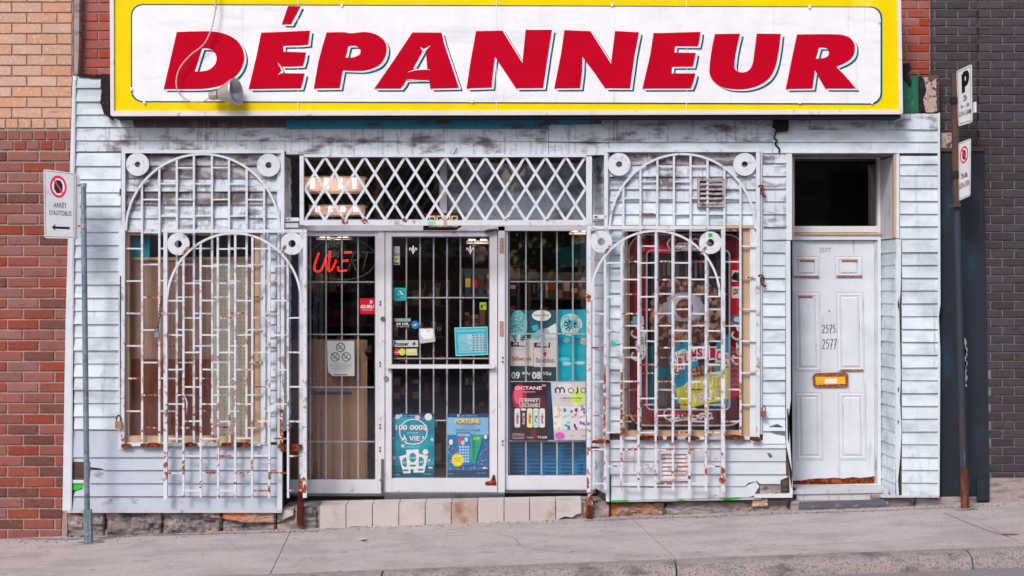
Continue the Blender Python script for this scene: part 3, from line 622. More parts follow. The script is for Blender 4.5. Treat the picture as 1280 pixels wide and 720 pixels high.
stone([(1090,620),(1143,621),(1143,640),(1090,641)], m_stone, .05); stone([(1144,621),(1222,621),(1222,634),(1144,637)], m_cement, .06)
# entrance platform with tiled edge
MB().prism([Vector((X(398), .03, -.2)), Vector((X(398), .03, Z(632.6)-.012)), Vector((X(729), .03, Z(626.5)-.012)), Vector((X(729), .03, -.2))], (0, .6, 0)).build('step', m_cement, SH)
MB().prism([Vector((X(353), .05, -.2)), Vector((X(353), .05, Z(633.5)-.014)), Vector((X(398), .05, Z(632.6)-.014)), Vector((X(398), .05, -.2))], (0, .5, 0)).build('step', m_cement, SH)
MB().prism([Vector((X(729), .05, -.2)), Vector((X(729), .05, Z(626.5)-.014)), Vector((X(762), .05, Z(626)-.014)), Vector((X(762), .05, -.2))], (0, .5, 0)).build('step', m_cement, SH)
ex = [399.5,432.5,465.5,498.5,531.5,564,597,630,662,694.5,727]
for i in range(10):
    a, b = ex[i]+.5, ex[i+1]-.5; ty = lambda x: 632.6-(x-399)*.0188; g0 = 662-(a-400)*.035; g1 = 662-(b-400)*.035
    bot = [(b, g1+1)] + [(a+(b-a)*t, (g0+(g1-g0)*t)+1-random.uniform(0, 3.5 if i in (1,2,3,6,8,9) else .4)) for t in (.8,.6,.4,.2)] + [(a, g0+1)]
    if i == 9: bot = [(b, 641.5), (720, 643), (715, 647), (706, 645.5), (700, 648), (695.2, 651)]
    MB().pp([(a, ty(a)), (b, ty(b))]+bot, .0, .028).build('step_tile', m_tile_br if i == 5 else m_tile, SH)
    t0, t1 = Z(ty(a)), Z(ty(b)); u0, u1 = X(a), X(b)
    MB().add([(u0,.001,t0-.006),(u1,.001,t1-.006),(u1,.22,t1+.004),(u0,.22,t0+.004),(u0,.001,t0),(u1,.001,t1),(u1,.22,t1+.012),(u0,.22,t0+.012)], [(0,1,5,4),(1,2,6,5),(2,3,7,6),(3,0,4,7),(4,5,6,7)]).build('step_tile', m_tile_br if i in (5,) else m_tile, SH)
# sills in front of the white door
MB().box((X(990,.3), .10, Z(626,.1)), (X(1103,.3), .6, Z(611,.12))).build('door_step', m_trim_grey, SH)
MB().box((X(989), -.0, -.1), (X(1110), .5, Z(627,.0))).build('door_step', m_cement, SH)
MB().prism([P(991,613,.085), P(1103,610.5,.085), P(1103,616,.085), P(991,618,.085)], (0, .015, 0)).build('threshold_board', m_trim_grey, SH)
MB().prism([P(1000,627.5,-.012), P(1105,624,-.012), P(1110,632,-.012), P(998,636,-.012)], (0, .012, 0)).build('asphalt_patch', M('asphalt_patch', sr('5c5e68'), .95, [(sr('8b8488'), (12,12,30), .55, .65)], .8, 60), SH)
# ------------------------------------------------------------------ shop front, door, interior
YS = .40
def sf(name, x0, x1, y0, y1, Y0=YS-.02, Y1=YS+.03, mat=None, parent=SH): return MB().pb(x0, x1, y0, y1, Y0, Y1).build(name, mat or m_sf, parent)
sf('header_rail', 360, 744, 278.5, 288.3, YS-.05, YS+.05, m_sf)
sf('header_shadow_strip', 360, 744, 276.2, 278.4, YS-.01, YS+.05, m_trim_grey)
sf('post', 472.2, 480.6, 288.5, 617, YS-.03, YS+.05)
sf('post', 480.8, 482, 288.5, 617, YS-.02, YS+.05, m_trim_grey)
sf('post', 622.6, 631, 283, 620, YS-.05, YS+.05)
sf('post', 734.4, 743.5, 288.5, 617, YS-.02, YS+.05)
sf('post', 550.5, 557.8, 195, 276, YS-.02, YS+.05, m_sf)
sf('kick_strip', 476.2, 479.8, 574, 619, YS-.036, YS-.03, m_alu)
sf('sill', 353, 480, 617.2, 620.2, YS-.05, YS+.2, m_alu)
sf('sill', 632, 745, 612.6, 616.4, YS-.05, YS+.2, m_alu)
sf('threshold', 480.3, 631, 616.8, 626, YS-.12, YS+.2, m_alu)
# small hardware of the frame
def screw(x, y, Y=YS-.032, r=.008, parent=SH, mat=None, name='screw'):
    c = P(x, y, Y); return MB().tube([c, c+Vector((0, -.006, 0))], r, 8).build(name, mat or m_rust, parent)
for x, y in ((475.3,377),(475.3,380.5),(475,453),(475,457),(475,531),(475,535),(475,559.5),(475,563.5),(628.3,447),(628.3,452),(628.3,551.5),(628.3,556),(475.5,600)): screw(x, y, YS-.052 if x > 600 else YS-.032)
screw(478.5, 398.7, YS-.032, .022, mat=m_alu, name='lock_cylinder'); screw(482.5, 473, YS-.036, .022, mat=m_galv, name='lock_cylinder')
sf('lock_plate', 624.4, 629.4, 401.5, 420.5, YS-.055, YS-.05, M('worn_plate', sr('b58d78'), .5, [(sr('7d5446'), (60,60,60), .55, .65)], metal=.3))
sf('lock_plate', 624.4, 629.8, 297.5, 316.5, YS-.055, YS-.05, M('worn_plate', (0,0,0)))
def window(name, x0, x1, y0, y1, fl, fr, ft, fb, Y=YS, mat=None, parent=SH, inner=None):
    mat = mat or m_sf
    f = MB().pb(x0, x0+fl, y0, y1, Y-.02, Y+.04)
    f.pb(x1-fr, x1, y0, y1, Y-.021, Y+.04); f.pb(x0+fl, x1-fr, y0, y0+ft, Y-.018, Y+.04); f.pb(x0+fl, x1-fr, y1-fb, y1, Y-.018, Y+.04)
    o = f.build(name, mat, parent)
    MB().pb(x0+fl, x1-fr, y0+ft, y1-fb, Y+.012, Y+.016).build('pane', m_glass, o)
    g_ = MB(); a, b, c, d = x0+fl, x1-fr, y0+ft, y1-fb
    g_.pb(a, a+1, c, d, Y+.002, Y+.0115); g_.pb(b-1, b, c, d, Y+.002, Y+.0115); g_.pb(a+1, b-1, c, c+1.2, Y+.002, Y+.0115); g_.pb(a+1, b-1, d-.9, d, Y+.002, Y+.0115)
    g_.build('gasket', m_alu, o); return o
window('window', 374.4, 472, 288.5, 617, 9.6, 2.8, 6.5, 17.3)
window('window', 361, 373.6, 288.5, 617, 1.2, .8, 6.5, 17.3)
window('window', 631.2, 734.2, 283.2, 612.4, 3.5, 1, 1.6, 17.8)
window('transom_window', 355, 550.3, 194.5, 276, 3, .8, 3, 1.5)
window('transom_window', 558, 744, 194.5, 276, .8, 3, 3, 1.5)
# glazed door
dr = MB(); dr.pb(482.2, 489.4, 289, 616, YS-.03, YS+.02); dr.pb(612, 621.6, 289, 616, YS-.031, YS+.02); dr.pb(489.4, 612, 289, 295.5, YS-.028, YS+.02); dr.pb(489.4, 612, 598, 616, YS-.028, YS+.02)
DR = dr.build('door', m_sf, SH)
MB().pb(489.4, 612, 295.5, 598, YS-.005, YS).build('pane', m_glass, DR)
g_ = MB(); g_.pb(489.5, 490.8, 295.5, 598, YS-.02, YS-.006); g_.pb(610.8, 611.9, 295.5, 598, YS-.02, YS-.006); g_.pb(490.8, 610.8, 295.6, 297, YS-.02, YS-.006); g_.build('gasket', m_alu, DR)
MB().pb(483.5, 618, 455.8, 460.6, YS-.075, YS-.05).build('push_bar', m_sf, DR)
MB().pb(484, 489, 457, 460.5, YS-.0499, YS-.031).pb(613, 618, 457, 460.5, YS-.0499, YS-.032).build('push_bar_bracket', m_galv, DR)
MB().pp([(606.5,602.5),(614,600.5),(616,594),(618.5,594),(620.6,606.5),(606.5,606)], YS-.038, YS-.0315).build('hinge_plate', m_rust, DR)
MB().pp([(605,288.2),(611,286.5),(621.5,285.5),(621.5,288),(614,290.4),(606,291)], YS-.07, YS-.052).build('door_closer', m_postrust, SH)
# bars behind the glass
def barset(xs, ys, x0, x1, y0, y1, Y=YS+.05):
    for x in xs: MB().bar(P(x, y0, Y), P(x, y1, Y), .012).build('security_bar', m_bar, SH)
    for y in ys: MB().bar(P(x0, y, Y-.012), P(x1, y, Y-.012), .011).build('security_bar', m_bar, SH)
barset((388,407.6,427.4,447.6), (352.5,418,484,552), 384.5, 469, 295.5, 600)
barset((508,525,542,558.8,575.5,592), (372,448,525.5), 490, 611.5, 297, 598)
barset((636.4,657.4,676.8,696.2,716), (352,417.2,477,551), 634.8, 733, 285.2, 594.4)

# interior shell
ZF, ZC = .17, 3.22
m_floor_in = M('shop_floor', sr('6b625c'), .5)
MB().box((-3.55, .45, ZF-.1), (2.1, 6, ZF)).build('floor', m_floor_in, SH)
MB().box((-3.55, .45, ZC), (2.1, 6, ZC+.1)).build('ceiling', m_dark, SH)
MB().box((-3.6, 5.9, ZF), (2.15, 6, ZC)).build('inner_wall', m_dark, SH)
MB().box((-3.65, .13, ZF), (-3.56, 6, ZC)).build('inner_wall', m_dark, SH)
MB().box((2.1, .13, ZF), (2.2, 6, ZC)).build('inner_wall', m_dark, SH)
# pale panel and timber behind the right transom, brown partitions behind the left
MB().pb(560, 743, 204, 277, .462, .49).build('bulkhead', M('bulkhead_blue', sr('8e9aa8'), .8, [(sr('5d5a62'), (2, 2, 4), .45, .6)]), SH)
MB().pb(468, 478, 205, 273, 1.0, 1.06).build('stud', M('stud_wood', sr('7a563e'), .8), SH)
MB().pb(543, 549, 205, 262, .9, .95).build('stud', M('stud_wood', (0,0,0)), SH)
# displays in the windows -----------------------------------------------------
# door to the flats
fd = MB(); fd.pb(990.6, 1097, 300.5, 606.5, YD+.0, YD+.045); FD = fd.build('entrance_door', m_door, SH)
def raised(x0, x1, y0, y1, lean=1.5):
    def q(a, Y): return [P(x0+a, y0+a*.9, Y), P(x1-a, y0+a*.9, Y), P(x1-a+lean, y1-a*.9, Y), P(x0+a+lean, y1-a*.9, Y)]
    A, B, C, E = q(0, YD-.001), q(3, YD-.007), q(5.5, YD-.001), q(8, YD-.010); m = MB()
    for U, V in ((A, B), (B, C), (C, E)): m.add(U+V, [(i, (i+1) % 4, 4+(i+1) % 4, 4+i)[::-1] for i in range(4)])
    m.add(E, [(3,2,1,0)]); o = m.build('door_panel', m_door, FD)
    gr_ = MB()
    for i in range(4): a, b = A[i]+Vector((0,-.0015,0)), A[(i+1) % 4]+Vector((0,-.0015,0)); gr_.bar(a, b, .006, .002); a, b = C[i]+Vector((0,-.001,0)), C[(i+1) % 4]+Vector((0,-.001,0)); gr_.bar(a, b, .005, .003)
    gr_.build('panel_groove_line', m_doorgroove, FD)  # darker lines along the panel edges and grooves
raised(990.8, 1023.6, 320.5, 347, .3); raised(1044, 1077.4, 320.5, 347, .4)
raised(992.2, 1024.4, 365.5, 464, 1.8); raised(1045.5, 1079, 365.5, 464, 1.8)
raised(994.2, 1027.4, 491, 574.5, 1.2); raised(1048, 1081.6, 491, 574.5, 1.4)
for (a, b, y) in ((1000,1018,326),(1052,1072,326),(992,1024,345.5),(1046,1078,345),(1051,1079,462.5),(998,1016,371)):
    MB().pb(a, b, y-1, y+1.6, YD-.013, YD-.010).build('rust_streak', M('door_rust', sr('8a5a4c'), .8, [(sr('a88578'), (60,60,60), .5, .6)]), FD)
MB().pp([(991,606)]+[(991+10.6*i, 600.8-(.55*i)+random.uniform(-1.2,1.2)) for i in range(11)]+[(1097,604)], YD-.004, YD).build('rust_edge', m_rust, FD)
MB().pp([(991,606.5),(1097,604.6),(1097,607.5),(991,609.6)], YD-.02, YD).build('weather_strip', m_trim, FD)
ms = MB(); 
ms.pp([(1018,467.5),(1021,466.4),(1056,465.4),(1060,467.5),(1060.5,482),(1057,484),(1021,484.2),(1017,482),(1015.8,472)], YD-.016, YD-.001)
MSL = ms.build('mail_slot', M('mail_rust', sr('7d4632'), .8, [(sr('a86f4c'), (50,50,50), .5, .6)], .5, 90), FD)
MB().pp([(1019,471),(1056.5,471),(1057,480),(1020,481)], YD-.021, YD-.016).build('mail_flap', M('mail_yellow', sr('e8b128'), .4), FD)
MB().pp([(1031,473.6),(1046,473.2),(1046.5,479.2),(1031,479.6)], YD-.0225, YD-.021).build('mail_tag', M('mail_white', (.75,.75,.75), .4), FD)
s = rectsheet(1028, 405, 1066, 437, YD-.001)
pen = PR('2b2a33')
def hand(s, txt, u0, v0, v1, cw, wd, ink, asp):
    D_ = {'2':[[(0,.25),(.3,0),(.7,.15),(.6,.45),(0,1),(.8,.95)]], '5':[[(.8,.0),(.25,.03),(.15,.42)],[(.15,.42),(.6,.4),(.75,.7),(.4,1),(.05,.92)]], '7':[[(.0,.08),(.8,0),(.5,.5),(.25,1.1)],[(.15,.55),(.7,.5)]],
          'a':[[(.7,.6),(.2,.6),(.1,.95),(.6,.95),(.7,.6),(.75,1)]], 'e':[[(.1,.8),(.7,.75),(.4,.55),(.1,.8),(.3,1),(.75,.95)]], '.':[[(.3,.9),(.4,.95)]]}
    for i, ch in enumerate(txt):
        if ch in D_: s.strokes(ink, [[(u0+(i+a*.85)*cw, v0+(v1-v0)*b) for a, b in q] for q in D_[ch]], wd, asp=asp)
hand(s, '2575', .0, .04, .34, .115, .013, '33323c', 1.2); hand(s, '.ae', .50, .14, .36, .105, .012, '33323c', 1.2); hand(s, '2577', .0, .60, .96, .125, .013, '33323c', 1.2)
s.finish(FD)
s = rectsheet(1024, 309.5, 1039, 315.5, YD-.001); s.text('9a8f92', '2577', 0, 0, 1, 1, .02); s.finish(FD)
screw(1036.5, 388.8, YD-.001, .006, FD, m_black, 'peephole')
MB().pb(1097, 1101.5, 298, 607, YD-.04, YD+.05).build('door_jamb', m_trim, SH)
MB().pb(1093.4, 1096.8, 301, 606, YD-.012, YD-.001).build('door_stop', m_trim_grey, SH)
tw = MB(); tw.pb(990.4, 993.2, 194, 293, YD-.02, YD+.05); tw.pb(1097.4, 1100.8, 194, 293, YD-.02, YD+.05); tw.pb(993.2, 1097.4, 282.6, 290.2, YD-.02, YD+.05); tw.pb(993.2, 1097.4, 193, 196, YD-.02, YD+.05)
TW = tw.build('fanlight_window', m_sf, SH); MB().pb(993.2, 1097.4, 196, 282.6, YD+.01, YD+.014).build('pane', m_glass, TW)
MB().pb(990.4, 1101, 290.6, 293.6, YD-.05, YD+.03).build('ledge', m_tan, SH); MB().pb(990.4, 1101, 293.8, 299.8, YD-.035, YD+.03).build('lintel', m_trim, SH)
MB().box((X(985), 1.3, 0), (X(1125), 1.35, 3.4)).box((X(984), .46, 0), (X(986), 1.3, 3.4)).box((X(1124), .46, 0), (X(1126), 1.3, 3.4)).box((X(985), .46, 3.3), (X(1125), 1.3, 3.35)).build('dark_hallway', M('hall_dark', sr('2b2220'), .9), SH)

# left bay window
def baywin(x0, x1, y0, y1, fl, fr, ft, fb):
    f = MB(); f.pb(x0, x0+fl, y0, y1, .0, .07); f.pb(x1-fr, x1, y0, y1, .001, .07); f.pb(x0+fl, x1-fr, y0, y0+ft, .003, .07); f.pb(x0+fl, x1-fr, y1-fb, y1, .003, .07)
    o = f.build('bay_window', m_tan, SH); MB().pb(x0+fl, x1-fr, y0+ft, y1-fb, .03, .034).build('pane', m_glass, o)
    g_ = MB(); g_.pb(x0+fl, x0+fl+1.2, y0+ft, y1-fb, .014, .029); g_.pb(x1-fr-1.2, x1-fr, y0+ft, y1-fb, .014, .029); g_.build('beading', M('beading', sr('8b6a50'), .6), o); return o
baywin(156, 325.4, 290.5, 553.6, 5.5, 6.5, 3.5, 8.5)
baywin(779, 937.3, 285.6, 546.2, 5, 9, 3.5, 8)
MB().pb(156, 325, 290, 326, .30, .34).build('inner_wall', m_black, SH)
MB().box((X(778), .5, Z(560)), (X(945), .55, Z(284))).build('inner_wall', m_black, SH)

# ------------------------------------------------------------------ things inside the windows
def card(name, label, cat, poly, Y, mat, th=.006, group=None):
    return topmesh(MB().pp(poly, Y, Y+th).build(name, mat), label, cat, group)
card('backing_board', 'plain brown sheet filling the upper left bay window, above the red-brown strip', 'board', [(161,326),(263,325),(263,449),(161,449)], .09, m_brown)
card('backing_board', 'reddish brown sheet along the bottom left of the left bay window', 'board', [(161,449.3),(263,449.3),(263,546),(161,546)], .088, m_brown2)
card('backing_board', 'narrow brown sheet right of the green-grey pegboard in the left bay window', 'board', [(309,326),(320,326),(320,546),(309,546)], .089, m_brown)
card('plank', 'pale timber plank lying across the top of the brown sheets in the left bay window', 'plank', [(162,321.5),(320,321),(320,325),(162,325.5)], .075, m_tan, .02)
pg = MB(); pa, pb_ = P(263.5, 322, .10), P(308.5, 546, .10)
pg.box((pa.x, .10, pb_.z), (pb_.x, .106, pa.z)); PG = topmesh(pg.build('pegboard', m_peg), 'green-grey pegboard full of small holes, standing in the left bay window', 'pegboard')
hm = MB(); nx, nz = 9, 43
for i in range(nx):
    for j in range(nz):
        c = Vector((pa.x+(i+.5)*(pb_.x-pa.x)/nx, .0992, pb_.z+(j+.5)*(pa.z-pb_.z)/nz)); r = .0042
        hm.add([c+Vector((r*math.cos(t*math.pi/3), 0, r*math.sin(t*math.pi/3))) for t in range(6)], [(0,1,2,3,4,5)])
hm.build('hole', m_black, PG, 'stuff')
card('teal_panel', 'flat teal panel high in the left corner of the left bay window', 'panel', [(163,296),(187,296),(187,322),(163,322)], .1, PR('1c7f92'))
# shop window left of the door: big brown carton
CT = thing('cardboard_sheet', 'tall torn sheet of brown cardboard behind the left shop window, below the neon sign', 'cardboard', P(420, 600, .56))
MB().pp([(362,423),(385,424),(440,424),(459,425),(459,436),(455,440),(459,447),(459,600),(362,600)], .56, .57).build('sheet', m_card, CT)
MB().pp([(392,489.5),(440,490),(440,493),(392,493.4)], .553, .559).build('tape', PR('3d5560'), CT)
sp = rectsheet(408.5, 425.5, 443, 470.5, .44)
NS = thing('notice', 'white no-smoking notice with three crossed-out circles, taped over the cardboard', 'notice', P(426, 470, .44))
MB().pp([(408.8,425.8),(442.6,426.2),(443.2,470),(416,470),(410,464.5)], .44, .4415).build('sheet', M('paper_white', sr('dfe4e6'), .7), NS)
for u, v in ((.50,.19),(.30,.46),(.71,.46)):
    sp.ell('2c3238', u, v, .165, .13, 24, ring=.16); sp.strokes('2c3238', [[(u-.11,v-.085),(u+.11,v+.085)]], .012, 'print', .77); sp.strokes('5b6166', [[(u-.1,v+.03),(u+.05,v+.02)],[(u+.03,v-.03),(u+.08,v-.07)]], .01, 'print', .77)
for i, (a, b) in enumerate(((.10,.92),(.10,.92),(.10,.90),(.16,.85))): sp.text('5d6468', 'il est interdit de fumer ici', a, .635+i*.043, b, .662+i*.043)
sp.text('8a9094', 'loi sur le tabac', .12, .83, .88, .85); sp.rect('3a4045', .25, .945, .75, .965); sp.finish(NS)

# neon sign
NE = thing('neon_sign', 'oval neon sign with only the red letters UVE lit, in the left shop window', 'neon sign', P(425, 350, .52))
m_neon = M('neon_red', (1, .012, .012), .4, emit=1.7); m_neon_off = M('neon_unlit', sr('6d6a6c'), .3)
def ntube(pts, mat=None, name='tube', r=.0085): MB().tube(bez([P(x, y, .52) for x, y in pts], 5), r, 8).build(name, mat or m_neon, NE)
o_ = (383, 293)
nz_ = lambda L: [(380+x/7.2, 290+y/7.2) for x, y in L]
ntube(nz_([(135,185),(118,230),(95,300),(98,345),(125,355),(160,335),(185,270),(205,200)]))
ntube(nz_([(235,170),(228,240),(222,300),(222,350),(240,345),(262,320),(290,250)]))
ntube(nz_([(432,182),(360,185)])); ntube(nz_([(400,255),(345,262)])); ntube(nz_([(388,345),(330,352),(308,340),(308,310)]))
ntube(nz_([(450,180),(425,260),(400,345)]), m_neon_off, 'unlit_tube', .005); ntube(nz_([(450,180),(500,190),(490,250),(440,262),(470,350)]), m_neon_off, 'unlit_tube', .005)
ntube(nz_([(520,180),(620,185)]), m_neon_off, 'unlit_tube', .005); ntube(nz_([(572,185),(550,265),(530,345)]), m_neon_off, 'unlit_tube', .005)
ntube([(428+42*math.cos(t*math.pi/12), 324+26*math.sin(t*math.pi/12)) for t in range(25)], m_neon_off, 'oval_tube', .004)

# ceiling lamps seen through the transom
m_bulb = M('bulb_glow', (1, .80, .68), .5, emit=5); m_bounce = M('lamp_housing', sr('d2bcb4'), .6)
for k, (x0, x1, y0, y1, Yl, n, lb) in enumerate(((378,456,220,240,1.35,4,'upper ceiling lamp with four glowing tubes, behind the lattice at left'),(386,456,256,269,1.6,4,'lower ceiling lamp with four glowing tubes, behind the lattice at left'))):
    CL = thing('ceiling_lamp', lb, 'lamp', P((x0+x1)/2, y1, Yl), 'ceiling lamps behind the lattice')
    MB().pb(x0, x1, y0, y0+2, Yl, Yl+.25).pb(x0, x1, y1-1, y1, Yl, Yl+.25).pb(x0, x1, y0+2, y1-1, Yl+.2, Yl+.25).build('housing', m_bounce, CL)
    for i in range(n):
        xx = x0+(x1-x0)*(.16+.225*i)
        MB().tube([P(xx, y0+3, Yl+.1), P(xx, y1-4.5, Yl+.1)], .019, 10).build('bulb', m_bulb, CL)
    la = bpy.data.lights.new('lamp_light', 'POINT'); la.energy = 1.0; la.color = (1, .78, .62); la.shadow_soft_size = .1
    lo = bpy.data.objects.new('lamp_light', la); COL.objects.link(lo); lo.location = P((x0+x1)/2, (y0+y1)/2, Yl-.15)-org(CL); lo.parent = CL
for (x0, x1, y0, y1, Yl, lb) in ((395,440,295,299,3.4,'small added strip lamp in place of reflected lights, behind the left shop window'),(583,612,299,304,2.6,'added strip lamp in place of a reflected light, upper right of the glass door'),(712,738,288,292,2.4,'added strip lamp to brighten the inside, upper right of the right shop window')):  # added lamps in place of reflected lights, to brighten the interior
    CL = thing('ceiling_lamp', lb, 'lamp', P((x0+x1)/2, y1, Yl), 'ceiling lamps behind the lattice')
    MB().pb(x0, x1, y0+1.6, y1, Yl, Yl+.2).build('housing', m_bounce, CL)
    for i in range(2): MB().pb(x0+(x1-x0)*(.1+.5*i), x0+(x1-x0)*(.38+.5*i), y0, y0+1.5, Yl+.02, Yl+.06).build('bulb', m_bulb, CL)
    la = bpy.data.lights.new('lamp_light', 'POINT'); la.energy = 5; la.color = (1, .82, .68); la.shadow_soft_size = .1  # added light that brightens the shelves
    lo = bpy.data.objects.new('lamp_light', la); COL.objects.link(lo); lo.location = P((x0+x1)/2, y1+12, Yl)-org(CL); lo.parent = CL
# shelving inside
def shelf_unit(x0, x1, ybot, ytop, Yf, rows, label, cols, seed):
    rr = random.Random(seed)
    U = thing('shelving', label, 'shelves', (X((x0+x1)/2, Yf), Yf, ZF), 'shelves inside the shop')
    a, b = X(x0, Yf), X(x1, Yf); zt = Z(ytop, Yf)
    f = MB(); f.box((a, Yf, ZF), (a+.03, Yf+.35, zt)); f.box((b-.03, Yf, ZF), (b, Yf+.35, zt)); f.box((a+.03, Yf+.33, ZF), (b-.03, Yf+.35, zt)); f.build('frame', M('shelf_metal', sr('4f4a46'), .6), U)
    hh = (zt-ZF)/rows
    for r in range(rows):
        z = ZF+.06+hh*r; MB().box((a+.03, Yf, z-.02), (b-.03, Yf+.33, z)).build('shelf', M('shelf_metal', (0,0,0)), U)
        packs = {}
        x = a+.05
        while x < b-.1:
            w_ = rr.uniform(.03, .085); h_ = hh*rr.uniform(.3, .72); c = rr.choice(cols); dy = rr.uniform(0, .06)
            packs.setdefault(c, MB()).box((x, Yf+.03+dy, z), (x+w_*.92, Yf+.25, z+h_)); c2 = rr.choice(cols+['b8a898','c8b04a','a03028'])
            packs.setdefault(c2, MB()).box((x+w_*.06, Yf+.026+dy, z+h_*rr.uniform(.25, .45)), (x+w_*.86, Yf+.0299+dy, z+h_*rr.uniform(.6, .85))); x += w_
        for c, m in packs.items(): m.build('packets', PR(c), U, 'stuff')
cols = ['5d2a22','2b3a4d','6b5a3a','3a4a2c','77402e','8a7a62','24506a','4a2036','9a8c80','2f2f33']
shelf_unit(378, 470, 0, 330, 2.6, 6, 'shelving with packets, inside the shop behind the cardboard sheet', cols, 1)
shelf_unit(485, 560, 0, 350, 2.2, 6, 'shelving with packets, seen through the left half of the glass door', cols, 2)
shelf_unit(575, 650, 0, 335, 3.0, 6, 'shelving with packets, seen through the right half of the glass door', cols, 3)
shelf_unit(660, 760, 0, 340, 2.8, 6, 'shelving with packets, behind the freezer in the right shop window', cols, 4)
HB = thing('hanging_banner', 'teal hanging banner high in the right corner of the right shop window', 'banner', P(715, 335, 1.3))
MB().prism([P(690,312,1.3), P(742,302,1.0), P(742,332,1.0), P(700,334,1.3)], (0,.01,0)).build('cloth', PR('23787a'), HB)
# ------------------------------------------------------------------ the fascia sign
YF = -.22
SG = thing('shop_sign', 'long yellow-bordered white sign with red capital letters above the shop', 'sign', P(632, 143, YF))
MB().pb(139, 1126, -14, 143, YF+.012, -.02).build('box', m_sign_edge, SG)
e = MB(); e.pp([(137,-16),(142,-16),(142.4,138.4),(138,143.6)], YF-.008, YF+.03); e.pp([(1121.5,-16),(1126,-16),(1128.8,141),(1124,137)], YF-.008, YF+.03)
e.pp([(138,143.7),(142.5,138.5),(1124.5,137),(1128.6,141.2),(1127,142.6),(140,145)], YF-.0079, YF+.03); e.pp([(142,-16),(1121.5,-16),(1121.5,-12),(142,-12)], YF-.008, YF+.03)
e.build('edge_strip', m_sign_edge, SG)
def face(poly, k, name, mat, th=.0025, holes=None):
    Yk = YF+.012-.0026*k; L = [[P(x, y, Yk) for x, y in q] for q in ([poly]+(holes or []))]
    return MB().prism(L, (0, .0024, 0)).build(name, mat, SG)
face([(142,-14),(1122,-14),(1124.5,138),(142.5,139.5)], 1, 'border', m_sign_y)
def rr(x0, y0, x1, y1, c, skew=0):
    pts = []
    for cx, cy, a0 in ((x1-c, y0+c, -90), (x1-c, y1-c, 0), (x0+c, y1-c, 90), (x0+c, y0+c, 180)):
        for t in range(5): a = R(a0+t*22.5); pts.append((cx+c*math.cos(a)+skew*0, cy+c*math.sin(a)+(cx-x0)/(x1-x0)*skew))
    return pts
face(rr(163.6, 4.8, 1103, 127.6, 14, 3.4), 2, 'blue_line', m_sign_b)
wp = rr(165.2, 6.4, 1100.6, 126.2, 13.5, 3.0)
face(wp, 3, 'panel', m_sign_w)
q4 = lambda L, ox=0: [(ox+x/4, y/4) for x, y in L]
LT = {
 'D': ([q4([(884,160),(960,157),(1060,157),(1120,168),(1175,195),(1208,235),(1221,285),(1210,335),(1180,378),(1120,420),(1050,440),(980,445),(818,445)])], [q4([(1010,242),(1045,243),(1072,260),(1083,292),(1072,325),(1040,350),(1005,357),(973,358)])]),
 'E': ([q4([(26,163),(90,161),(270,153),(265,190),(261,223),(225,227),(136,229),(137,258),(250,262),(243,300),(234,330),(180,333),(128,333),(106,310),(122,340),(128,352),(104,378),(125,366),(243,367),(235,405),(224,442),(-37,445),(0,290)], 320)], []),
 'acc': ([q4([(160,30),(222,30),(200,75),(175,122),(129,121)], 320)], []),
 'P': ([q4([(353,162),(440,161),(475,166),(545,160),(600,172),(640,202),(653,238),(645,285),(620,322),(580,343),(530,354),(434,352),(426,395),(418,441),(289,443),(312,310),(330,240)], 320)], [q4([(462,230),(500,230),(524,250),(520,272),(490,286),(448,287)], 320)]),
 'A': ([q4([(782,162),(928,163),(938,210),(955,260),(1015,440),(872,443),(866,403),(850,401),(750,402),(738,425),(722,443),(591,443),(690,300)], 320)], [q4([(836,252),(850,260),(856,344),(785,342)], 320)]),
 'N': ([[(595,38.9),(628,38.2),(653,78.7),(657,37.2),(690,37.2),(684,75),(679,110),(645,110.4),(618.8,71),(616,92),(614.5,109.5),(583,110.6),(589,72)]], []),
 'N2': ([q4([(262,150),(392,156),(445,238),(495,318),(515,155),(635,161),(612,280),(590,442),(465,441),(410,360),(352,284),(350,360),(340,441),(211,442),(245,270)], 640)], []),
 'E2': ([q4([(708,165),(780,164),(942,159),(938,195),(930,232),(815,231),(812,263),(918,264),(912,300),(904,333),(800,334),(798,367),(917,367),(908,405),(894,442),(652,443),(690,280)], 640)], []),
 'U': ([[(893.7,42.5),(925,42),(921,60),(918.2,77.5),(918.7,86),(924,90),(933.7,89.3),(940,82),(943,65),(946,42),(976,42.2),(973,66),(969,84),(962,97),(950,106),(935,110.8),(920,111.6),(905,109.5),(893,102.5),(887.6,94),(887,84),(890,60)]], []),
 'R': ([q4([(145,172),(250,171),(360,173),(405,186),(430,215),(434,250),(424,282),(396,308),(342,334),(395,390),(439,443),(288,443),(262,400),(235,350),(228,400),(222,443),(89,445),(118,300)], 960)], [q4([(255,238),(290,240),(304,256),(302,275),(288,287),(239,294)], 960)]),
}
def smooth(q):
    n = len(q); out = []
    def ang(i):
        a, b, c = (Vector((*q[(i+k) % n], 0)) for k in (-1, 0, 1)); return math.degrees((b-a).angle(c-b)) if (b-a).length > 0 and (c-b).length > 0 else 0
    A = [ang(i) for i in range(n)]
    for i in range(n):
        j = (i+1) % n; p1, p2 = Vector((*q[i], 0)), Vector((*q[j], 0)); out.append(tuple(q[i])); ci, cj = A[i] > 50, A[j] > 50
        if (ci and cj) or (A[i] < 4 and A[j] < 4): continue
        p0 = p1-(p2-p1) if ci else Vector((*q[i-1], 0)); p3 = p2+(p2-p1) if cj else Vector((*q[(j+1) % n], 0))
        L_ = (p2-p1).length; t1 = (p2-p0).normalized()*L_; t2 = (p3-p1).normalized()*L_
        for k in range(1, 5):
            t = k/5; h = (2*t**3-3*t*t+1)*p1+(t**3-2*t*t+t)*t1+(-2*t**3+3*t*t)*p2+(t**3-t*t)*t2; out.append((h.x, h.y))
    return out
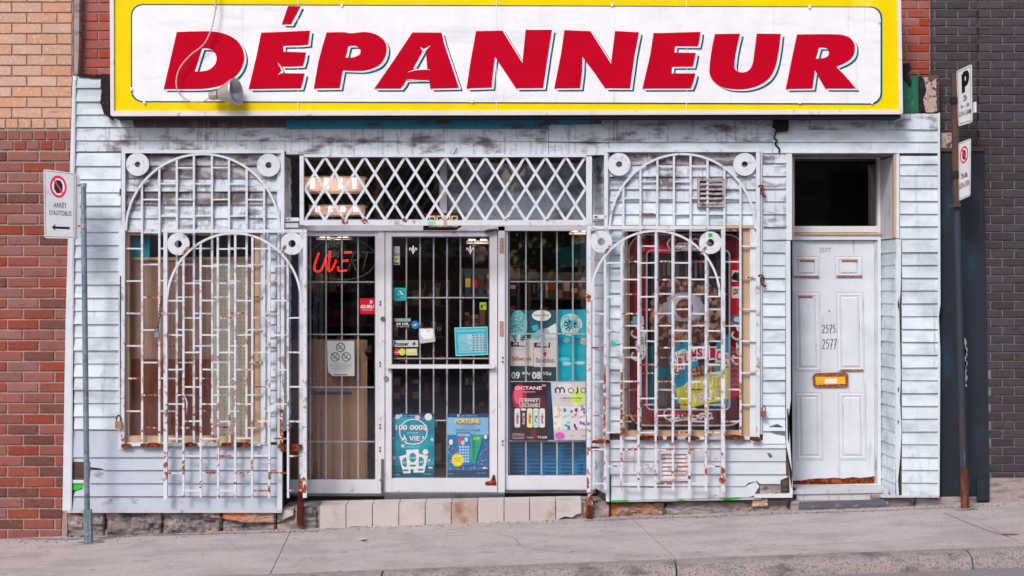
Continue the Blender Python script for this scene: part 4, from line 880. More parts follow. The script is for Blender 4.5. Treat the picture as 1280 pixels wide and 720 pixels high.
LT = {k: ([smooth(q) for q in o] if k in 'DPUR' else o, [smooth(q) for q in h] if k in 'DPUR' else h) for k, (o, h) in LT.items()}
def off(L, a, b): return [[(x+a, y+b) for x, y in q] for q in L]
for i, (k, (o, h)) in enumerate(LT.items()):
    def lay3(dx, dy, lev, name, mat):
        oo, hh = off(o, dx, dy), off(h, dx, dy); face(oo[0], lev, name, mat, holes=hh)
    big = k != 'acc'
    lay3(4.7, 3.8, 4, 'letter_outline', m_sign_b); lay3(2.8, 2.0, 5, 'letter_gap', m_sign_w); lay3(0, 0, 6, 'letter', m_sign_r)
face(q4([(822,236),(840,246),(872,227),(845,258),(832,254)], 320), 7, 'scratch', m_sign_w); face(q4([(755,362),(800,345),(838,342),(875,350),(838,348),(800,351)], 320), 7, 'scratch', m_sign_w); face(q4([(745,395),(800,404),(838,406),(868,400),(838,402),(800,400)], 320), 7, 'scratch', m_sign_w)
for (x, y) in ((180,127),(427,2.5+3),(590,126),(765,5.5),(1012,8),(1000,127.5),(1090,128),(164,111),(1099.5,26)): face([(x-1.2,y-2),(x+1.6,y-2),(x+1.4,y+2.2),(x-1.5,y+2.2)], 8, 'paint_gap', m_sign_w)
MB().pb(141, 1126, 143.5, 147.0, -.2, -.012).build('underside_shade', m_black, SG)  # black strip imitating the shaded underside of the sign, not a separate part
for x0 in (372, 620, 858): MB().pb(x0, x0+.7, -12, 138, YF+.001, YF+.0015).build('panel_seam', m_sign_w, SG)

# flood lamp and its cable
FL = thing('flood_lamp', 'bell-shaped aluminium flood lamp hanging on a grey cable in front of the first sign letter', 'lamp', P(283, 125, -.32))
ax_ = (P(302, 113, -.38)-P(268, 119, -.30)).normalized()
b0 = P(264, 120, -.30)
prof = [(0,.030),(.01,.036),(.075,.040),(.08,.050),(.10,.058),(.13,.072),(.17,.09),(.215,.108),(.235,.112),(.235,.106),(.16,.08),(.10,.04)]
def lathe(base, axis, prof, n=28):
    u = axis.cross(Vector((0, 0, 1))).normalized(); v = axis.cross(u); m = MB()
    vs_ = [base+axis*h+(u*math.cos(2*math.pi*k/n)+v*math.sin(2*math.pi*k/n))*r for h, r in prof for k in range(n)]
    m.add(vs_, [(i*n+k, (i+1)*n+k, (i+1)*n+(k+1) % n, i*n+(k+1) % n) for i in range(len(prof)-1) for k in range(n)], True)
    m.add(vs_[:n], [tuple(range(n))]); return m
lathe(b0, ax_, prof[2:]).build('reflector', m_silver, FL)
lathe(b0-ax_*.01, ax_, [(0,.030),(.01,.036),(.078,.0405)]).build('socket', m_silver, FL)
MB().tube(bez([P(x, y, -.28) for x, y in ((270,-14),(269.8,0),(269.5,10),(267,25),(264,37),(255,55),(238,69),(226,83),(221,96),(221,110),(227,120),(239,127),(252,127.5),(262,122),(266,120))], 6), .0055, 8).build('cable', m_wire, FL)
MB().tube(bez([P(268.6, -12, -.28), P(269.8, 8, -.285), P(269.4, 12, -.28)], 5), .008, 8).build('cable_clip', m_wire, FL)

# black foam and crumbled edges beside the sign
def blob(poly, Y, th, mat, name, label, cat, rough=1.2):
    pts = []
    for i in range(len(poly)):
        a, b = poly[i], poly[(i+1) % len(poly)]; n = max(2, int(math.dist(a, b)/3))
        for k in range(n): t = k/n; pts.append((a[0]+(b[0]-a[0])*t+random.uniform(-rough, rough), a[1]+(b[1]-a[1])*t+random.uniform(-rough, rough)))
    o = MB().pp(pts, Y, Y+th).build(name, mat)
    return topmesh(o, label, cat)
blob([(126,93),(133,92),(137,95),(136,143),(139,149),(130,142),(125.5,130),(126,110)], -.10, .09, m_foam, 'foam_strip', 'torn black foam hanging down beside the left end of the sign', 'foam', .8)
blob([(96,92.5),(112,93.5),(126,94),(126,98),(110,96.5),(98,96)], -.02, .1, m_foam, 'foam_strip', 'thin black tarry strip on top of the clapboards left of the sign', 'foam', .8)
blob([(1129,80),(1137,78),(1139,86),(1136,92),(1139.5,104),(1137,107),(1129,95)], -.03, .12, m_foam, 'foam_strip', 'torn black foam hanging beside the upper right end of the sign', 'foam', .7)
GP = topmesh(MB().pb(1129, 1148, 95, 141, -.01, .08).build('exposed_board', m_greenply), 'green board exposed between the right end of the sign and the crumbled plaster', 'board')
blob([(1148,96),(1152,95),(1156,103),(1158,113),(1153,124),(1156,138),(1151,140),(1148.4,122)], -.02, .1, m_foam, 'foam_strip', 'black foam between the green board and the crumbled plaster right of the sign', 'foam', .7)
blob([(1154,97),(1160,96),(1163,104),(1170,98),(1171,140),(1158,140),(1153.5,124),(1158,113)], -.015, .1, m_plaster, 'plaster_lump', 'crumbled beige plaster at the top right corner of the clapboard front', 'plaster', .9)
blob([(968,147),(985,146),(987,158),(985,164),(972,165),(966,158)], -.05, .05, m_foam, 'cable_box', 'small soot-black cable box under the sign above the white door', 'box', .8)
topmesh(MB().tube(bez([P(970,164,-.02), P(968,172,-.02), P(971,176,-.025), P(969,180,-.02), P(974,186,-.02), P(974,191,-.02)], 5), .008, 6).build('cable', m_wireb), 'short black cable dangling under the soot-black box', 'cable')
topmesh(MB().tube(bez([P(554,200,.36), P(566,194,.0), P(571,185,-.02)], 5), .004, 6).build('cable', m_wireb), 'thin black wire end sticking up over the middle of the lattice', 'cable')
topmesh(MB().tube(bez([P(590,197,.5), P(596,225,.5), P(608,248,.5), P(620,265,.5), P(632,271,.5)], 5), .006, 6).build('cable', m_wireb), 'black cable hanging behind the right half of the lattice', 'cable')

# ------------------------------------------------------------------ lattice over the door
LA = thing('lattice_grille', 'white diamond lattice grille across the transom over the shop door', 'grille', P(556, 280, -.01))
YL = -.01
f = MB(); f.pb(374.5, 379.5, 194.4, 281, YL-.02, YL+.02); f.build('frame_bar', m_grille, LA)
MB().pb(732.8, 740, 195.5, 281, YL-.02, YL+.02).build('frame_bar', m_grille, LA)
MB().pb(379.6, 732.7, 192.9, 196.2, YL-.014, YL+.02).build('frame_bar', m_grille, LA)
MB().pb(379.6, 732.7, 275.2, 281.8, YL-.021, YL+.02).build('frame_bar', m_grille, LA)
def clipseg(a, b, xl_, xr_):
    if a[0] > b[0]: a, b = b, a
    if b[0] <= xl_ or a[0] >= xr_: return None
    def at(x): t = (x-a[0])/(b[0]-a[0]); return (x, a[1]+(b[1]-a[1])*t)
    return (at(xl_) if a[0] < xl_ else a, at(xr_) if b[0] > xr_ else b)
for i in range(-2, 16):
    for sgn in (1, -1):
        t = 381+25.07*i; bx = t+sgn*50.6
        s_ = clipseg((t+random.uniform(-.6, .6), 196), (bx+random.uniform(-.6, .6), 276), 380, 732)
        if s_ and abs(s_[1][0]-s_[0][0]) > 4:
            yo = 0 if sgn > 0 else .007
            MB().bar(P(*s_[0], YL+yo), P(*s_[1], YL+yo), .0215, .005).build('lattice_strip', m_grille, LA)
for i in range(14, 17):
    pass
for (x, y, r) in ((431,276,5),(456,276,5),(506,275,3.5),(633,274,3),(684,275,2)):
    MB().pp([(x+r*math.cos(a)*random.uniform(.6,1.2), y+r*math.sin(a)*random.uniform(.5,1)) for a in [k*math.pi/5 for k in range(10)]], YL-.026, YL-.0215).build('rust_scab', m_grille_rust, LA)
MB().pp([(534,276.5),(544,276),(545,280.5),(535,281.6)], YL-.0225, YL-.0215).build('green_smear', M('green_smear', sr('7fcf9a'), .6), LA)

# ------------------------------------------------------------------ arched window grilles
def disc(x, y, r, rh, Y, parent, mat):
    o = [P(x+r*math.cos(2*math.pi*k/40), y+r*math.sin(2*math.pi*k/40), Y) for k in range(40)]
    h = [P(x+rh*math.cos(2*math.pi*k/20), y+rh*math.sin(2*math.pi*k/20), Y) for k in range(20)]
    return MB().prism([o, h], (0, .012, 0)).build('disc', mat, parent)
def grille(label, Y, xl_, xr_, yt, ybL, ybR, fw, arc, bars, yb, even, odd, discs, rust_from, inner_right=None, base_y=None, leanL=0):
    cx, cy, rx, ry = arc
    GR = thing('window_grille', label, 'grille', P((xl_+xr_)/2, yb, Y), 'arched grilles on the windows')
    def jit(): return random.uniform(-.35, .35)
    def v(x, y0, y1, w_, name, lean=0, mat=m_grille, Yo=0): MB().bar(P(x, y0, Y+Yo), P(x+lean, y1, Y+Yo), w_).build(name, mat, GR)
    v(xl_, yt+fw/2, ybL, fw/150, 'frame_bar', leanL); v(xr_, yt+fw/2, ybR, fw/150, 'frame_bar')
    MB().bar(P(xl_-fw/2, yt, Y), P(xr_+fw/2, yt, Y), .027, .03).build('frame_bar', m_grille, GR)
    N = 36; A = [Vector(P(cx+rx*math.cos(math.pi*(1-k/N)), cy-ry*math.sin(math.pi*(1-k/N)), Y-.004)) for k in range(N+1)]
    m = MB(); w2 = .009; vs_ = []
    for k, p in enumerate(A):
        t = (A[min(k+1, N)]-A[max(k-1, 0)]).normalized(); nrm = Vector((-t.z, 0, t.x))*w2
        vs_ += [p-nrm+Vector((0,-.009,0)), p+nrm+Vector((0,-.009,0)), p+nrm+Vector((0,.009,0)), p-nrm+Vector((0,.009,0))]
    m.add(vs_, [(4*k+a, 4*k+4+a, 4*k+4+(a+1) % 4, 4*k+(a+1) % 4) for k in range(N) for a in range(4)]).build('arch', m_grille, GR)
    top_ = lambda x: cy-ry*math.sqrt(max(0, 1-((x-cx)/rx)**2))
    for x in bars: v(x+jit(), top_(x), yb+random.uniform(-1.5, 1.5), .0175, 'bar', jit()*1.5)
    edges = [xl_+fw/2]+list(bars)+[(inner_right or xr_)-fw/2]
    for g_ in range(len(edges)-1):
        a, b = edges[g_], edges[g_+1]
        for y in (even if g_ % 2 == 0 else odd):
            ty = max(top_(min(max(a, cx-rx+.5), cx+rx-.5)), top_(min(max(b, cx-rx+.5), cx+rx-.5)))
            if y < ty+2 or y > yb-3 or (g_ == 0 and y > ybL) : continue
            if a+.9 > b: continue
            pr = .06+.55*max(0, (y-rust_from)/(yb-rust_from))
            mt = m_grille_rust if random.random() < pr*.8 else m_grille
            MB().bar(P(a+1.2, y+jit(), Y+.001), P(b-1.2, y+jit(), Y+.001), .0125).build('rung', mt, GR)
    for d_ in discs: disc(*d_, Y-.012, GR, m_grille)
    for x in bars:                                        # flaking rust on the lower ends
        if random.random() < .55:
            y = yb-random.uniform(2, 40); MB().bar(P(x, y, Y), P(x, y+random.uniform(3, 12), Y), .019).build('rust_scab', m_grille_rust, GR)
    return GR
bUL = [177.6,199.3,220.9,242.8,264.8,286.3,308.3,330]
ev = [229.8, 269.8]+[310.5+40.65*i for i in range(7)]; od = [209.5, 249.5, 290.5]+[330.7+40.75*i for i in range(6)]
UL = grille('large arched white grille fixed over the left bay window, with discs under the sign', -.035, 154.8, 353.4, 189.6, 560, 512, 4.4, (253.6,288,96,95.4), bUL, 554, ev, od, [(171.9,205.4,14.4,3.6),(335.7,206.4,14.4,3.9)], 330, 350, leanL=-1.2)
MB().bar(P(348.5,262,-.035), P(348.5,512,-.035), .018).build('bar', m_grille, UL)
MB().bar(P(351.8,512,-.035), P(352,558,-.035), .024).build('rusty_foot', m_grille_rust, UL)
for (a, b, y) in ((152,163,557),(176,206,556.5),(228,246,556),(277,316,556),(348,378,558),(352,372,562)):
    MB().pp([(a,y-2+random.uniform(-1,1)),((a+b)/2,y-3),(b,y-1.5),(b+1,y+2),((a+b)/2,y+2.8),(a-1,y+2)], -.06, -.03).build('rusty_rail', m_rust, UL)
bLL = [229.4,250.7,272.4,294,315.7,337,359.4]
LL = grille('smaller arched white grille standing out in front of the left bay window', -.10, 207.2, 381.2, 288.8, 624, 622, 4.7, (292.6,379,84,87.5), bLL, 622, [332.6+43.1*i for i in range(7)], [311+43.15*i for i in range(8)], [(222.9,305,14,4.6),(365,304.5,14,4.6)], 470)
for (x, y) in ((231,313),(353,311)): MB().pp([(x-4,y+4),(x-1,y),(x+3,y-5),(x+5,y-4),(x+2,y+1),(x-2,y+6)], -.118, -.108).build('rust_scab', m_grille_rust, LL)
MB().tube(bez([P(222,505,-.10), P(221,496,-.11), P(226,494,-.12), P(232,498,-.12), P(234,508,-.12), P(233,517,-.12)], 5), .006, 8).build('wire_loop', m_grille, LL)
bUR = [779.3,800.7,821.6,842.3,863.3,884,905,925.2]
UR = grille('large arched white grille fixed over the right bay window and its metal vent', -.035, 757.4, 947.2, 188.2, 283, 551, 4.6, (853,286,91,93.4), bUR, 547, [226.8,267.5,308]+[347+39.7*i for i in range(6)], [207.5,247.6,288,327,367.5,407,447,487,527], [(773.9,205.4,14.3,3.9),(931,205.4,14.3,3.9)], 300)
for (a, b, y) in ((797,828,547.5),(834,846,548),(858,874,548),(906,930,546.5),(941,951,549),(741,762,552),(738,750,561)):
    MB().pp([(a,y-2+random.uniform(-1,1)),((a+b)/2,y-3),(b,y-1.5),(b+1,y+2),((a+b)/2,y+2.8),(a-1,y+2)], -.062, -.036).build('rusty_rail', m_rust, UR)
bLR = [756.4,777,798.4,819.7,840.8,861.6,882.4]
LR = grille('smaller arched white grille before the right bay window, green mark on one disc', -.10, 735.8, 903.6, 284.6, 615, 614, 4.7, (819,371,80.5,82.4), bLR, 613, [349.5+42.5*i for i in range(7)], [328.5+42.4*i for i in range(7)], [(751.5,302,13.8,4.8),(888,303.4,14,4.8)], 400)
MB().bar(P(778,286,-.10), P(776,460,-.10), .017).build('bar', m_grille, LR) if False else None
MB().pb(885.5, 890.5, 291.5, 296, -.116, -.1125).build('green_mark', m_gpaint, LR)
for (x, y) in ((759,311),(878.5,313)): MB().pp([(x-4,y+4),(x-1,y),(x+3,y-5),(x+5,y-4),(x+2,y+1),(x-2,y+6)], -.118, -.108).build('rust_scab', m_grille_rust, LR)
for (x, y) in ((735.5,372),(903,600)): MB().pp([(x+4.5*math.cos(a)*random.uniform(.7,1.2), y+4.5*math.sin(a)*random.uniform(.7,1.2)) for a in [k*math.pi/5 for k in range(10)]], -.125, -.115).build('rust_scab', m_grille_rust, LR)
for (xx, g_) in ((756,LR),(777,LR)):
    MB().bar(P(xx, 465, -.10), P(xx-.6, 545, -.10), .019).build('rust_scab', m_grille_rust, g_)
# brackets between grilles and lattice
for (a, b, c, d, lb) in ((354.5,374,272,276.5,'left'),(741,756.5,268.5,273.5,'right')):
    B = thing('grille_bracket', f'short white steel bracket joining the {lb} grille to the lattice', 'bracket', P((a+b)/2, d, -.02))
    MB().pb(a, b, c, d, -.035, -.005).build('strap', m_grille, B); 
    if lb == 'left': MB().pb(a+1.5, b-1, 279, 284.4, -.034, -.005).build('strap', m_trim_grey, B)
    screw((a+b)/2-3, (c+d)/2, -.036, .007, B); screw(a+3, (c+d)/2, -.036, .007, B)
# rusty posts feet at the entrance
for (x, y0, y1, yr_, lb) in ((377.3,290,650,592,'left'),(737.8,375,640,612,'right')):
    PO = thing('steel_post', f'slim white steel post with a rusted foot at the {lb} side of the entrance', 'post', P(x, y1, -.02))
    MB().bar(P(x, y0, -.0), P(x, yr_, -.0), .036).build('upper_part', m_sf, PO)
    MB().bar(P(x, yr_, -.001), P(x, yr_+20, -.001), .038).build('rusted_part', m_grille_rust, PO)
    MB().bar(P(x-1.0, yr_+20, -.001), P(x-2.5, y1+7, -.02), .048).build('foot', m_rust_drip, PO)

# ------------------------------------------------------------------ vents
VT = thing('wall_vent', 'rusty grey louvred metal vent in the clapboards above the right bay window', 'vent', P(889, 258, -.02))
m_vent = M('vent_metal', sr('a49c9f'), .6, [(sr('5d4f4c'), (25, 25, 25), .52, .64)], .2, 60)
v_ = MB(); v_.pb(872, 905.5, 222.6, 226, -.05, 0); v_.pb(872, 874.6, 226, 256.4, -.049, 0); v_.pb(903, 905.5, 226, 256.4, -.049, 0); v_.pb(872, 905.5, 256.4, 258.8, -.051, 0); v_.build('frame', m_vent, VT)
MB().pb(874.6, 903, 226, 256.4, -.0145, -.014).build('opening', m_black, VT)
for i in range(5):
    y = 228+5.9*i; a, b = P(874.8, y, -.02), P(902.8, y+3.2, -.045)
    MB().add([(a.x,-.018,a.z),(b.x,-.018,a.z),(b.x,-.05,b.z),(a.x,-.05,b.z),(a.x,-.016,a.z-.004),(b.x,-.016,a.z-.004),(b.x,-.048,b.z-.006),(a.x,-.048,b.z-.006)], [(0,1,2,3)[::-1],(4,5,6,7),(3,2,6,7)[::-1]]).build('slat', m_vent, VT)
VL = thing('wall_vent', 'pinkish plastic vent low in the clapboards under the right bay window', 'vent', P(842, 602, -.02))
m_vp = M('vent_plastic', sr('cfc6cb'), .5, [(sr('9d8d8d'), (12,12,12), .55, .7)])
v_ = MB(); v_.pb(825, 860, 565, 567.4, -.04, 0); v_.pb(825, 827.2, 567.4, 599, -.039, 0); v_.pb(857.8, 860, 567.4, 599, -.039, 0); v_.pb(825, 860, 599, 601, -.041, 0); v_.build('frame', m_vp, VL)
for i in range(6):
    y = 567.6+5.2*i; a, b = P(827.3, y, -.02), P(857.7, y+4.9, -.034)
    MB().add([(a.x,-.018,a.z),(b.x,-.018,a.z),(b.x,-.036,b.z),(a.x,-.036,b.z),(a.x,-.014,b.z),(b.x,-.014,b.z)], [(0,1,2,3)[::-1],(3,2,5,4)[::-1]]).build('slat', m_vp, VL)

# padlocks, chain, steel cable
def padlock(x, y, Y, label, mat=m_brass, s_=1):
    T = thing('padlock', label, 'padlock', P(x, y+5*s_, Y))
    MB().pp([(x-4.2*s_,y-4*s_),(x+3.6*s_,y-4*s_),(x+4.2*s_,y-3*s_),(x+4*s_,y+4*s_),(x+3*s_,y+5*s_),(x-3.4*s_,y+5*s_),(x-4.4*s_,y+3.6*s_)], Y-.018, Y+.006).build('body', mat, T)
    MB().tube(bez([P(x-2.2*s_,y-3.5*s_,Y), P(x-2.2*s_,y-9*s_,Y), P(x+.3*s_,y-12*s_,Y), P(x+2.6*s_,y-9*s_,Y), P(x+2.6*s_,y-3.5*s_,Y)], 4), .006*s_, 8).build('shackle', m_postrust, T)
padlock(148, 531, -.06, 'pale brass padlock hanging at the left edge of the left bay window')
padlock(954.5, 517, -.06, 'rusty brass padlock on the trim right of the right bay window', M('padlock_rusty', sr('7c604c'), .6, [(RUST,(60,60,60),.5,.6)]), .8)
padlock(195.5, 418, -.06, 'steel padlock hanging from a chain on the big left grille', m_galv, .75)
CH = MB()
for i in range(9): y = 372+4.6*i; CH.tube(bez([P(202-i*.6-1.2,y,-.07), P(202-i*.6,y-2,-.075), P(202-i*.6+1.2,y,-.07), P(202-i*.6,y+2.4,-.075), P(202-i*.6-1.2,y,-.07)], 3), .0045, 6, False)
topmesh(CH.build('chain', m_postrust), 'rusty chain hanging on the big left grille above the steel padlock', 'chain')
topmesh(MB().tube([P(150.6,345,-.03), P(150.6,420,-.035), P(150.9,522,-.04)], .005, 6).build('steel_cable', m_wireb), 'thin dark steel cable running down the trim left of the left bay window', 'cable')
for (x, y, lb) in ((149,240,'rusty bolt in the trim left of the upper left grille disc'),(149.5,355,'small rusty bolt beside the left bay window, halfway up the trim')):
    T = thing('bolt', lb, 'bolt', P(x, y, -.02)); MB().tube([P(x-3,y,-.03), P(x+4,y,-.03)], .007, 8).build('shank', m_grille, T); MB().pb(x+.5, x+3, y-4, y+4, -.045, -.024).build('nut', m_postrust, T)
for (x, y, lb) in ((952,237,'upper rusted latch on the right edge of the right window grille'),(952,349,'lower rusted hook on the right edge of the right window grille')):
    T = thing('latch', lb, 'latch', P(x, y+6, -.04))
    MB().tube(bez([P(x-4,y-4,-.05), P(x,y-5,-.06), P(x+3,y,-.06), P(x+1,y+6,-.055), P(x+5,y+9,-.04)], 4), .008, 8).build('hook', m_rust, T)
    MB().pb(x-3, x+1.6, y-2.4, y+3, -.05, -.023).build('plate', m_postrust, T)
topmesh(MB().pp([(765,425),(768,427),(771,430),(768.5,434),(765,433),(763,429)], -.13, -.12).build('green_ribbon', M('ribbon_green', sr('2fb58c'), .5)), 'tiny green ribbon tied on the grille left of the right bay window', 'ribbon')

# ------------------------------------------------------------------ house number plate over the door
NPt = thing('number_plate', 'dark red house number plate with black figures, half hidden behind the lattice bottom', 'sign', P(552, 288, .05))
Yn = .06
MB().pp([(529,268),(532,266.2),(572,266.2),(577,270),(577,283),(570,287.8),(529,287.8)], Yn, Yn+.02).build('plate', M('plate_red', sr('4a1013'), .35), NPt)
for i, ch in enumerate('2575'):
    a = 536.2+9.3*i; s = rectsheet(a, 269.6, a+8.2, 284, Yn-.003); s.base('tile', M('plate_cream', sr('e0c9a4'), .4), NPt, .003)
    s.text('15120f', ch, .14, .12, .86, .9, .03); s.finish(NPt)
MB().pb(554.5, 557, 270, 283, -.045, -.034).build('clasp', m_tan, NPt)
# ------------------------------------------------------------------ posters and stickers
YP = YS+.022
def poster(label, x0, y0, x1, y1, mat, Y=YP, name='poster', cat='poster', corners=None, group=None):
    T = thing(name, label, cat, P((x0+x1)/2, y1, Y), group)
    s = rectsheet(x0, y0, x1, y1, Y) if not corners else Sheet(*[P(x, y, Y) for x, y in corners])
    s.base('sheet', mat, T, .0015); return T, s
# 100 000$ poster
T, s = poster('teal lottery poster with three white tickets, at the bottom left of the shop door', 490.5, 517, 542.8, 598, M('poster_teal', sr('0c8fa3'), .4, [(sr('0a6e86'), (3, 3, 5), .45, .6)]))
s.rect('17406f', 0, 0, 1, .055); s.rect('8fb8d8', .17, .01, .24, .05); s.text('8fb8d8', 'en vente ici', .28, .015, .68, .045)
s.rect('0a4f66', 0, .90, 1, 1); s.rect('0a6076', 0, .80, 1, .90)
s.ell('d9f2f4', .5, .28, .34, .20, 32, ring=.07)
s.text('7a2a5a', '100 000$', .10, .185, .86, .275, .035); s.text('ffffff', '100 000$', .08, .175, .84, .265, .03)
s.text('ffffff', 'par année', .36, .285, .62, .31); s.text('7a2a5a', 'À VIE !', .235, .34, .765, .43, .035); s.text('ffffff', 'À VIE !', .22, .33, .75, .42, .03)
s.text('d5f0f2', 'gagnez jusqu à', .30, .45, .70, .475); s.text('d5f0f2', 'à chaque jour', .33, .50, .66, .525)
for (a, b, t, k) in ((.16,.62,-.05,0),(.52,.61,.05,0),(.33,.56,0,1)):
    q = [(a,b),(a+.30,b-.01),(a+.30-t,b+.30),(a+.02-t*.2,b+.30)]
    if t > 0: q = [(a+.05,b),(a+.33,b+.04),(a+.24,b+.30),(a-.02,b+.30)]
    if t < 0: q = [(a,b+.04),(a+.24,b),(a+.28,b+.30),(a+.10,b+.30)]
    s.poly('e9eef0', q); cx_, cy_ = sum(p[0] for p in q)/4, sum(p[1] for p in q)/4
    s.ell('17889c', cx_, cy_-.03, .085, .075, 14); s.rect('17889c', cx_-.07, cy_+.08, cx_+.07, cy_+.11); s.text('e9eef0', 'À VIE', cx_-.07, cy_-.045, cx_+.07, cy_-.01, .02)
for (u, v, r) in ((.60,.06,.06),(.86,.05,.09),(.12,.05,.06),(.79,.59,.07),(.03,.68,.05),(.95,.40,.04),(.25,.50,.04),(.02,.38,.03),(.88,.72,.03)): s.ell('c9b8d8' if r < .065 else 'dfe9ef', u, v, r, r*.62, 12)
s.text('b9dbe2', 'loto-jeu', .04, .93, .17, .955); s.text('b9dbe2', '18 ans et plus', .74, .92, .93, .945); s.rect('dfeef0', .86, .82, .96, .845); s.finish(T)
# FORTUNE poster
T, s = poster('blue lottery poster with a yellow starburst, at the bottom right of the shop door', 559.2, 517, 610.6, 597.3, M('poster_blue', sr('6fa3cf'), .4))
s.rect('17406f', 0, 0, 1, .06); s.rect('8fb8d8', .24, .01, .30, .05); s.text('8fb8d8', 'en vente ici', .34, .015, .72, .045)
s.poly('1f6ea5', [(0,.33),(1,.33),(1,.9),(0,.9)]); s.rect('26455f', 0, .88, 1, 1)
rp = random.Random(5)
for i in range(230):
    u, v = rp.uniform(.02, .98), rp.uniform(.48, .86)
    if .25 < u < .62 and v < .8: continue
    s.rect(rp.choice(['8a5a6a','c9a8b0','5a4a68','3a3550','b87f88','6a88a8']), u, v, u+rp.uniform(.012,.03), v+rp.uniform(.01,.02))
s.text('c97a2a', 'FORTUNE', .205, .085, .795, .155, .04); s.text('f5cf5a', 'FORTUNE', .19, .08, .78, .148, .03); s.text('7a8fa8', 'instantanée', .35, .165, .68, .20)
s.text('1d3f70', 'GRATTEZ ET GAGNEZ', .20, .235, .80, .265, .01)
s.poly('2a6fc0', [(.22,.29),(.56,.29),(.60,.80),(.27,.80)]); s.poly('1aa07a', [(.57,.31),(.88,.34),(.66,.80),(.55,.70)]); s.poly('12805f', [(.60,.34),(.68,.35),(.66,.75),(.62,.70)])
s.text('f0d070', 'FORTUNE', .25, .31, .54, .35, .03); s.ell('e04848', .30, .42, .045, .04, 10); s.ell('f0c040', .38, .45, .045, .04, 10); s.ell('c8e8ff', .46, .40, .04, .035, 10)
for i in range(6):
    for j in range(4): s.rect('a8cdf2', .29+.065*j, .50+.045*i, .335+.065*j, .53+.045*i)
s.text('e8e060', '777', .62, .37, .80, .41, .03, .2)
s.ell('e8f4ff', .09, .44, .05, .045, 10); s.ell('e8f4ff', .93, .36, .04, .035, 10)
s.poly('f5d33a', [(.25+(.17 if k % 2 == 0 else .125)*math.cos(k*math.pi/16), .72+(.118 if k % 2 == 0 else .085)*math.sin(k*math.pi/16)) for k in range(32)])
s.text('9a6a1a', 'GAGNEZ', .16, .68, .34, .71, .01); s.text('9a6a1a', '10 000 $', .17, .725, .33, .75, .01)
s.text('a8c8e0', 'loto-jeu', .03, .92, .15, .945); s.text('a8c8e0', '18 ans et plus', .72, .91, .94, .935); s.rect('e6eef4', .86, .83, .95, .855); s.finish(T)
# teal hours sign
T, s = poster('turquoise opening-hours card with seven rows, right side of the shop door', 568, 409, 610, 444.5, M('poster_turq', sr('1ba3bd'), .4), name='hours_card', cat='card', corners=[(568,409.5),(609.4,408.2),(610.2,443.5),(569.6,445)])
s.ell('bfe6ee', .5, .5, 0, 0, 3) if False else None
for (a, b, c, d) in ((.0,.0,1,.03),(.0,.97,1,1),(0,.03,.02,.97),(.98,.03,1,.97)): s.rect('a8dfe9', a, b, c, d)
s.text('c8f2f8', "HEURES D'OUVERTURE", .06, .09, .92, .16, .012)
s.rect('a9c9dd', .10, .24, .93, .90)
for i, dname in enumerate(('LUNDI','MARDI','MERCREDI','JEUDI','VENDREDI','SAMEDI','DIMANCHE')):
    v = .265+i*.09; wd_ = .055*len(dname); s.rect('27b7c9', .09, v-.01, .09+wd_, v+.055); s.text('d8f6fa', dname, .10, v+.003, .08+wd_, v+.042, .01)
    for j, tx in enumerate(('08','00','23','00')): s.text('31425a', tx, (.53,.64,.76,.86)[j], v, (.60,.71,.82,.93)[j], v+.045, .03)
s.finish(T)
# small stickers on the door
T, s = poster('tall narrow sticker with red, yellow and blue fields, upper left of the shop door glass', 491.8, 308, 499.7, 331, M('st_pale', sr('b8cfdb'), .4), name='sticker', cat='sticker')
s.rect('b8433f', .1, .37, .9, .52); s.rect('d9d84a', .1, .60, .9, .84); s.rect('3a5f9a', .15, .87, .85, .97); s.text('8aa8b8', 'PAY', .15, .1, .85, .22, .02); s.text('f4f0ee', 'ABC', .2, .41, .8, .48, .01); s.ell('4a8a3a', .5, .71, .2, .07, 8); s.finish(T)
T, s = poster('square turquoise card-reader sticker with a hand holding a card, left edge of the door glass', 491.6, 359.6, 508, 375.8, M('st_turq', sr('45b9c4'), .4), name='sticker', cat='sticker')
s.strokes('0e6d7c', [[(.2,.45),(.3,.25),(.5,.15),(.75,.3),(.85,.5)], [(.45,.35),(.7,.6)], [(.2,.55),(.35,.75),(.55,.6),(.8,.65)], [(.2,.62),(.3,.8),(.5,.72)]], .035, 'print'); s.poly('9fdbe2', [(.42,.25),(.55,.2),(.78,.5),(.65,.6)]); s.text('0e6d7c', 'carte', .1, .84, .9, .93, .02); s.finish(T)
T, s = poster('small lime-green sticker on the right of the door glass, above the hours card', 599.5, 378, 608, 387, M('st_lime', sr('a8cc3e'), .4), name='sticker', cat='sticker'); s.poly('2f4a24', [(.1,.4),(.5,.35),(.4,.9),(.15,.8)]); s.text('3f5a24', 'eco', .3, .3, .9, .5, .03); s.finish(T)
T, s = poster('black 24-hour sticker with pale top strip, left side of the door glass', 493, 398, 513.4, 409.5, M('st_black', sr('191e26'), .4), name='sticker', cat='sticker'); s.rect('87a8ac', 0, 0, 1, .34); s.text('e8e8ea', '24 HR.', .1, .46, .92, .74, .035); s.text('b8b8c0', 'EN SERVICE', .1, .82, .92, .95, .015); s.finish(T)
TT = thing('sticker', 'round blue sticker beside the black 24-hour sticker on the door', 'sticker', P(518.8, 411, YP))
MB().pp([(518.8+5*math.cos(k*math.pi/10), 406+5.2*math.sin(k*math.pi/10)) for k in range(20)], YP-.001, YP).build('disc', M('st_blue', sr('1b86cc'), .4), TT)
s = rectsheet(514, 401, 524, 411, YP-.0012); s.poly('bfe4f6', [(.25,.6),(.35,.45),(.5,.5),(.5,.35),(.75,.35),(.6,.6),(.45,.7)]); s.finish(TT)
